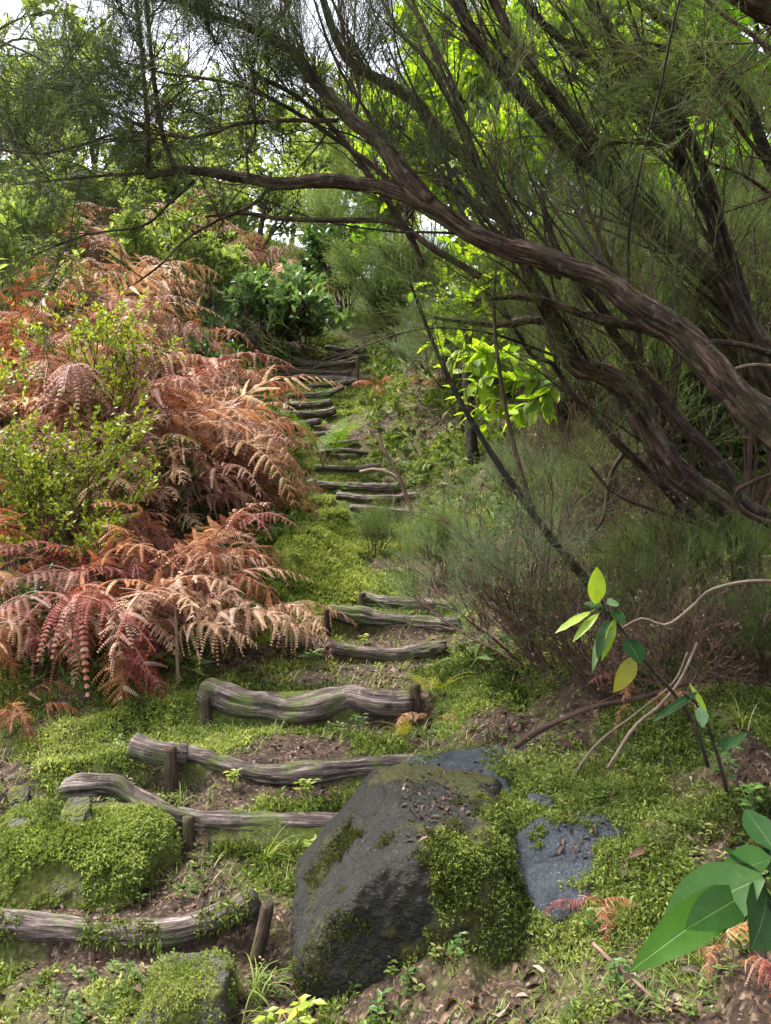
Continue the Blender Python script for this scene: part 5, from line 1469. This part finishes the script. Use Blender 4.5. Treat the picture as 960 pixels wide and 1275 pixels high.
D = np.stack([np.cos(a), np.sin(a), r.normal(0, .22, n)], -1); U = norm(np.array([0, 0, 1.0]) + r.normal(0, .35, (n, 3)))
wh = r.integers(0, 4, n); rn = np.clip(r.normal(.45, .26, n), 0, 1); mb = MB(); sz = np.clip(r.lognormal(-.55, .5, n), .2, 1.6)
# dead leaves caught on the rocks
for cc, VV, num in ((cb, bV, 150), (cs2, s2V, 60), (cs, sV, 36)):
    pass
for q in range(4):
    s = wh == q; mb.inst(LF[q], frames(D[s], U[s], sz[s]), B[s], 0, rn[s])
for VV, DD, num, c in ((bV, bD, 240, cb), (s2V, s2D, 120, cs2), (sV, sD, 70, cs)):
    ok = np.nonzero((DD[:, 2] > .55) & (VV[:, 0] > c[0] - .05) & (VV[:, 1] < c[1] + .35))[0]
    ii = r.choice(ok, num); a = r.uniform(0, 6.28, num)
    D2 = np.stack([np.cos(a), np.sin(a), r.normal(0, .15, num)], -1)
    wq = r.integers(0, 4, num)
    for q in range(4):
        s = wq == q; mb.inst(LF[q], frames(D2[s], np.tile([0, 0, 1.0], (s.sum(), 1)), r.uniform(.35, .95, s.sum())), VV[ii][s] + np.array([0, 0, .006]), 0, np.clip(r.normal(.45, .22, s.sum()), 0, 1))
tag(mb.obj('leaf_litter', M['litter']), kind='stuff')

# little leafy weeds coming up through the moss everywhere
n = 3400
x, y = sample_ground(r, n, 2.05, 7.5, -60, 1020)
g = fbm(p3(x * 3.4, y * 3.4), 140, 3); k = (g > .02 + .25 * r.random(n)) & off_logs(x, y, .03); x, y = x[k], y[k]; n = len(x)
B = np.stack([x, y, H(x, y)], -1); mb = MB(); hh = r.uniform(.01, .06, n); hu = r.random(n)
for q in range(7):
    an = q * 2.4 + r.random(n); D = np.stack([np.cos(an), np.sin(an), r.uniform(.1, .6, n)], -1)
    mb.inst(LEAF_S[q % 2], frames(D, np.tile([0, -.2, 1.0], (n, 1)), r.uniform(.35, .95, n)), B + np.stack([0 * x, 0 * x, hh * (.4 + q * .12)], -1), 0, np.clip(hu + r.normal(0, .1, n), 0, 1))
tag(mb.obj('weeds', M['ground_leaf']), kind='stuff')

# low undergrowth covering the slopes: ferny, leafy scraps that nobody could count
n = 26000
x, y = sample_ground(r, n, 4.5, 40, -400, 1400)
xl = np.interp(y, *XL); xr = np.interp(y, *XR)
k = ((x < xl - .1) | (x > xr + .12)) & ((y > 6.5) | (r.random(n) < .25)); x, y = x[k], y[k]; n = len(x)
B = np.stack([x, y, H(x, y)], -1); mb = MB()
for q in range(5):
    D = norm(r.normal(0, .6, (n, 3)) + np.array([0, 0, .7])); D[:, 2] = np.abs(D[:, 2])
    mb.inst(leaf_T(.10, .03, 2, .3, .5), frames(D, r.normal(0, .5, (n, 3)) + np.array([0, 0, 1.0]), r.uniform(.5, 1.1, n) * (1 + .05 * y)), B + r.normal(0, .05, (n, 3)) + np.array([0, 0, .05]), 0, np.clip(r.normal(.5, .25, n), 0, 1))
tag(mb.obj('undergrowth', M['ground_leaf']), kind='stuff')


# ------------------------------------------------------------------ light, sky, camera
SUN_DIR = norm(np.array([-.48, .10, .86]))
world = bpy.data.worlds.new('World'); scene.world = world; world.use_nodes = True
nt = world.node_tree; bg = nt.nodes['Background']
sky = nt.nodes.new('ShaderNodeTexSky'); sky.sky_type = 'NISHITA'; sky.sun_disc = False
sky.sun_elevation = math.asin(SUN_DIR[2]); sky.sun_rotation = math.atan2(SUN_DIR[0], SUN_DIR[1])
sky.air_density = 1.0; sky.dust_density = 4.0; sky.ozone_density = 1.0
hs = nt.nodes.new('ShaderNodeHueSaturation'); hs.inputs['Saturation'].default_value = .30   # thin bright overcast
nt.links.new(sky.outputs[0], hs.inputs['Color']); nt.links.new(hs.outputs[0], bg.inputs[0])
bg.inputs['Strength'].default_value = .15
ld = bpy.data.lights.new('sun', 'SUN'); ld.energy = 2.0; ld.angle = math.radians(12); ld.color = (1, .95, .87)
lo = bpy.data.objects.new('sun', ld); COL.objects.link(lo)
from mathutils import Vector
lo.rotation_euler = Vector((-SUN_DIR[0], -SUN_DIR[1], -SUN_DIR[2])).to_track_quat('-Z', 'Y').to_euler()
cd = bpy.data.cameras.new('camera'); cam = bpy.data.objects.new('camera', cd); COL.objects.link(cam)
cam.location = (0, 0, CAM_Z); cam.rotation_euler = (math.radians(90), 0, 0)
cd.sensor_fit = 'HORIZONTAL'; cd.sensor_width = 36; cd.lens = 36 * F_PX / 960
cd.clip_start = .05; cd.clip_end = 3000
scene.camera = cam
vs = scene.view_settings; vs.view_transform = 'Standard'; vs.look = 'None'; vs.gamma = 1; vs.exposure = 2.2; vs.use_curve_mapping = False
scene.render.engine = 'CYCLES'
cy = scene.cycles
cy.max_bounces = 6; cy.diffuse_bounces = 4; cy.glossy_bounces = 2; cy.transmission_bounces = 4; cy.transparent_max_bounces = 4
cy.use_denoising = True
print('tris', sum(len(o.data.polygons) for o in scene.objects if o.type == 'MESH'), 'unique', sum(len(m.polygons) for m in bpy.data.meshes))
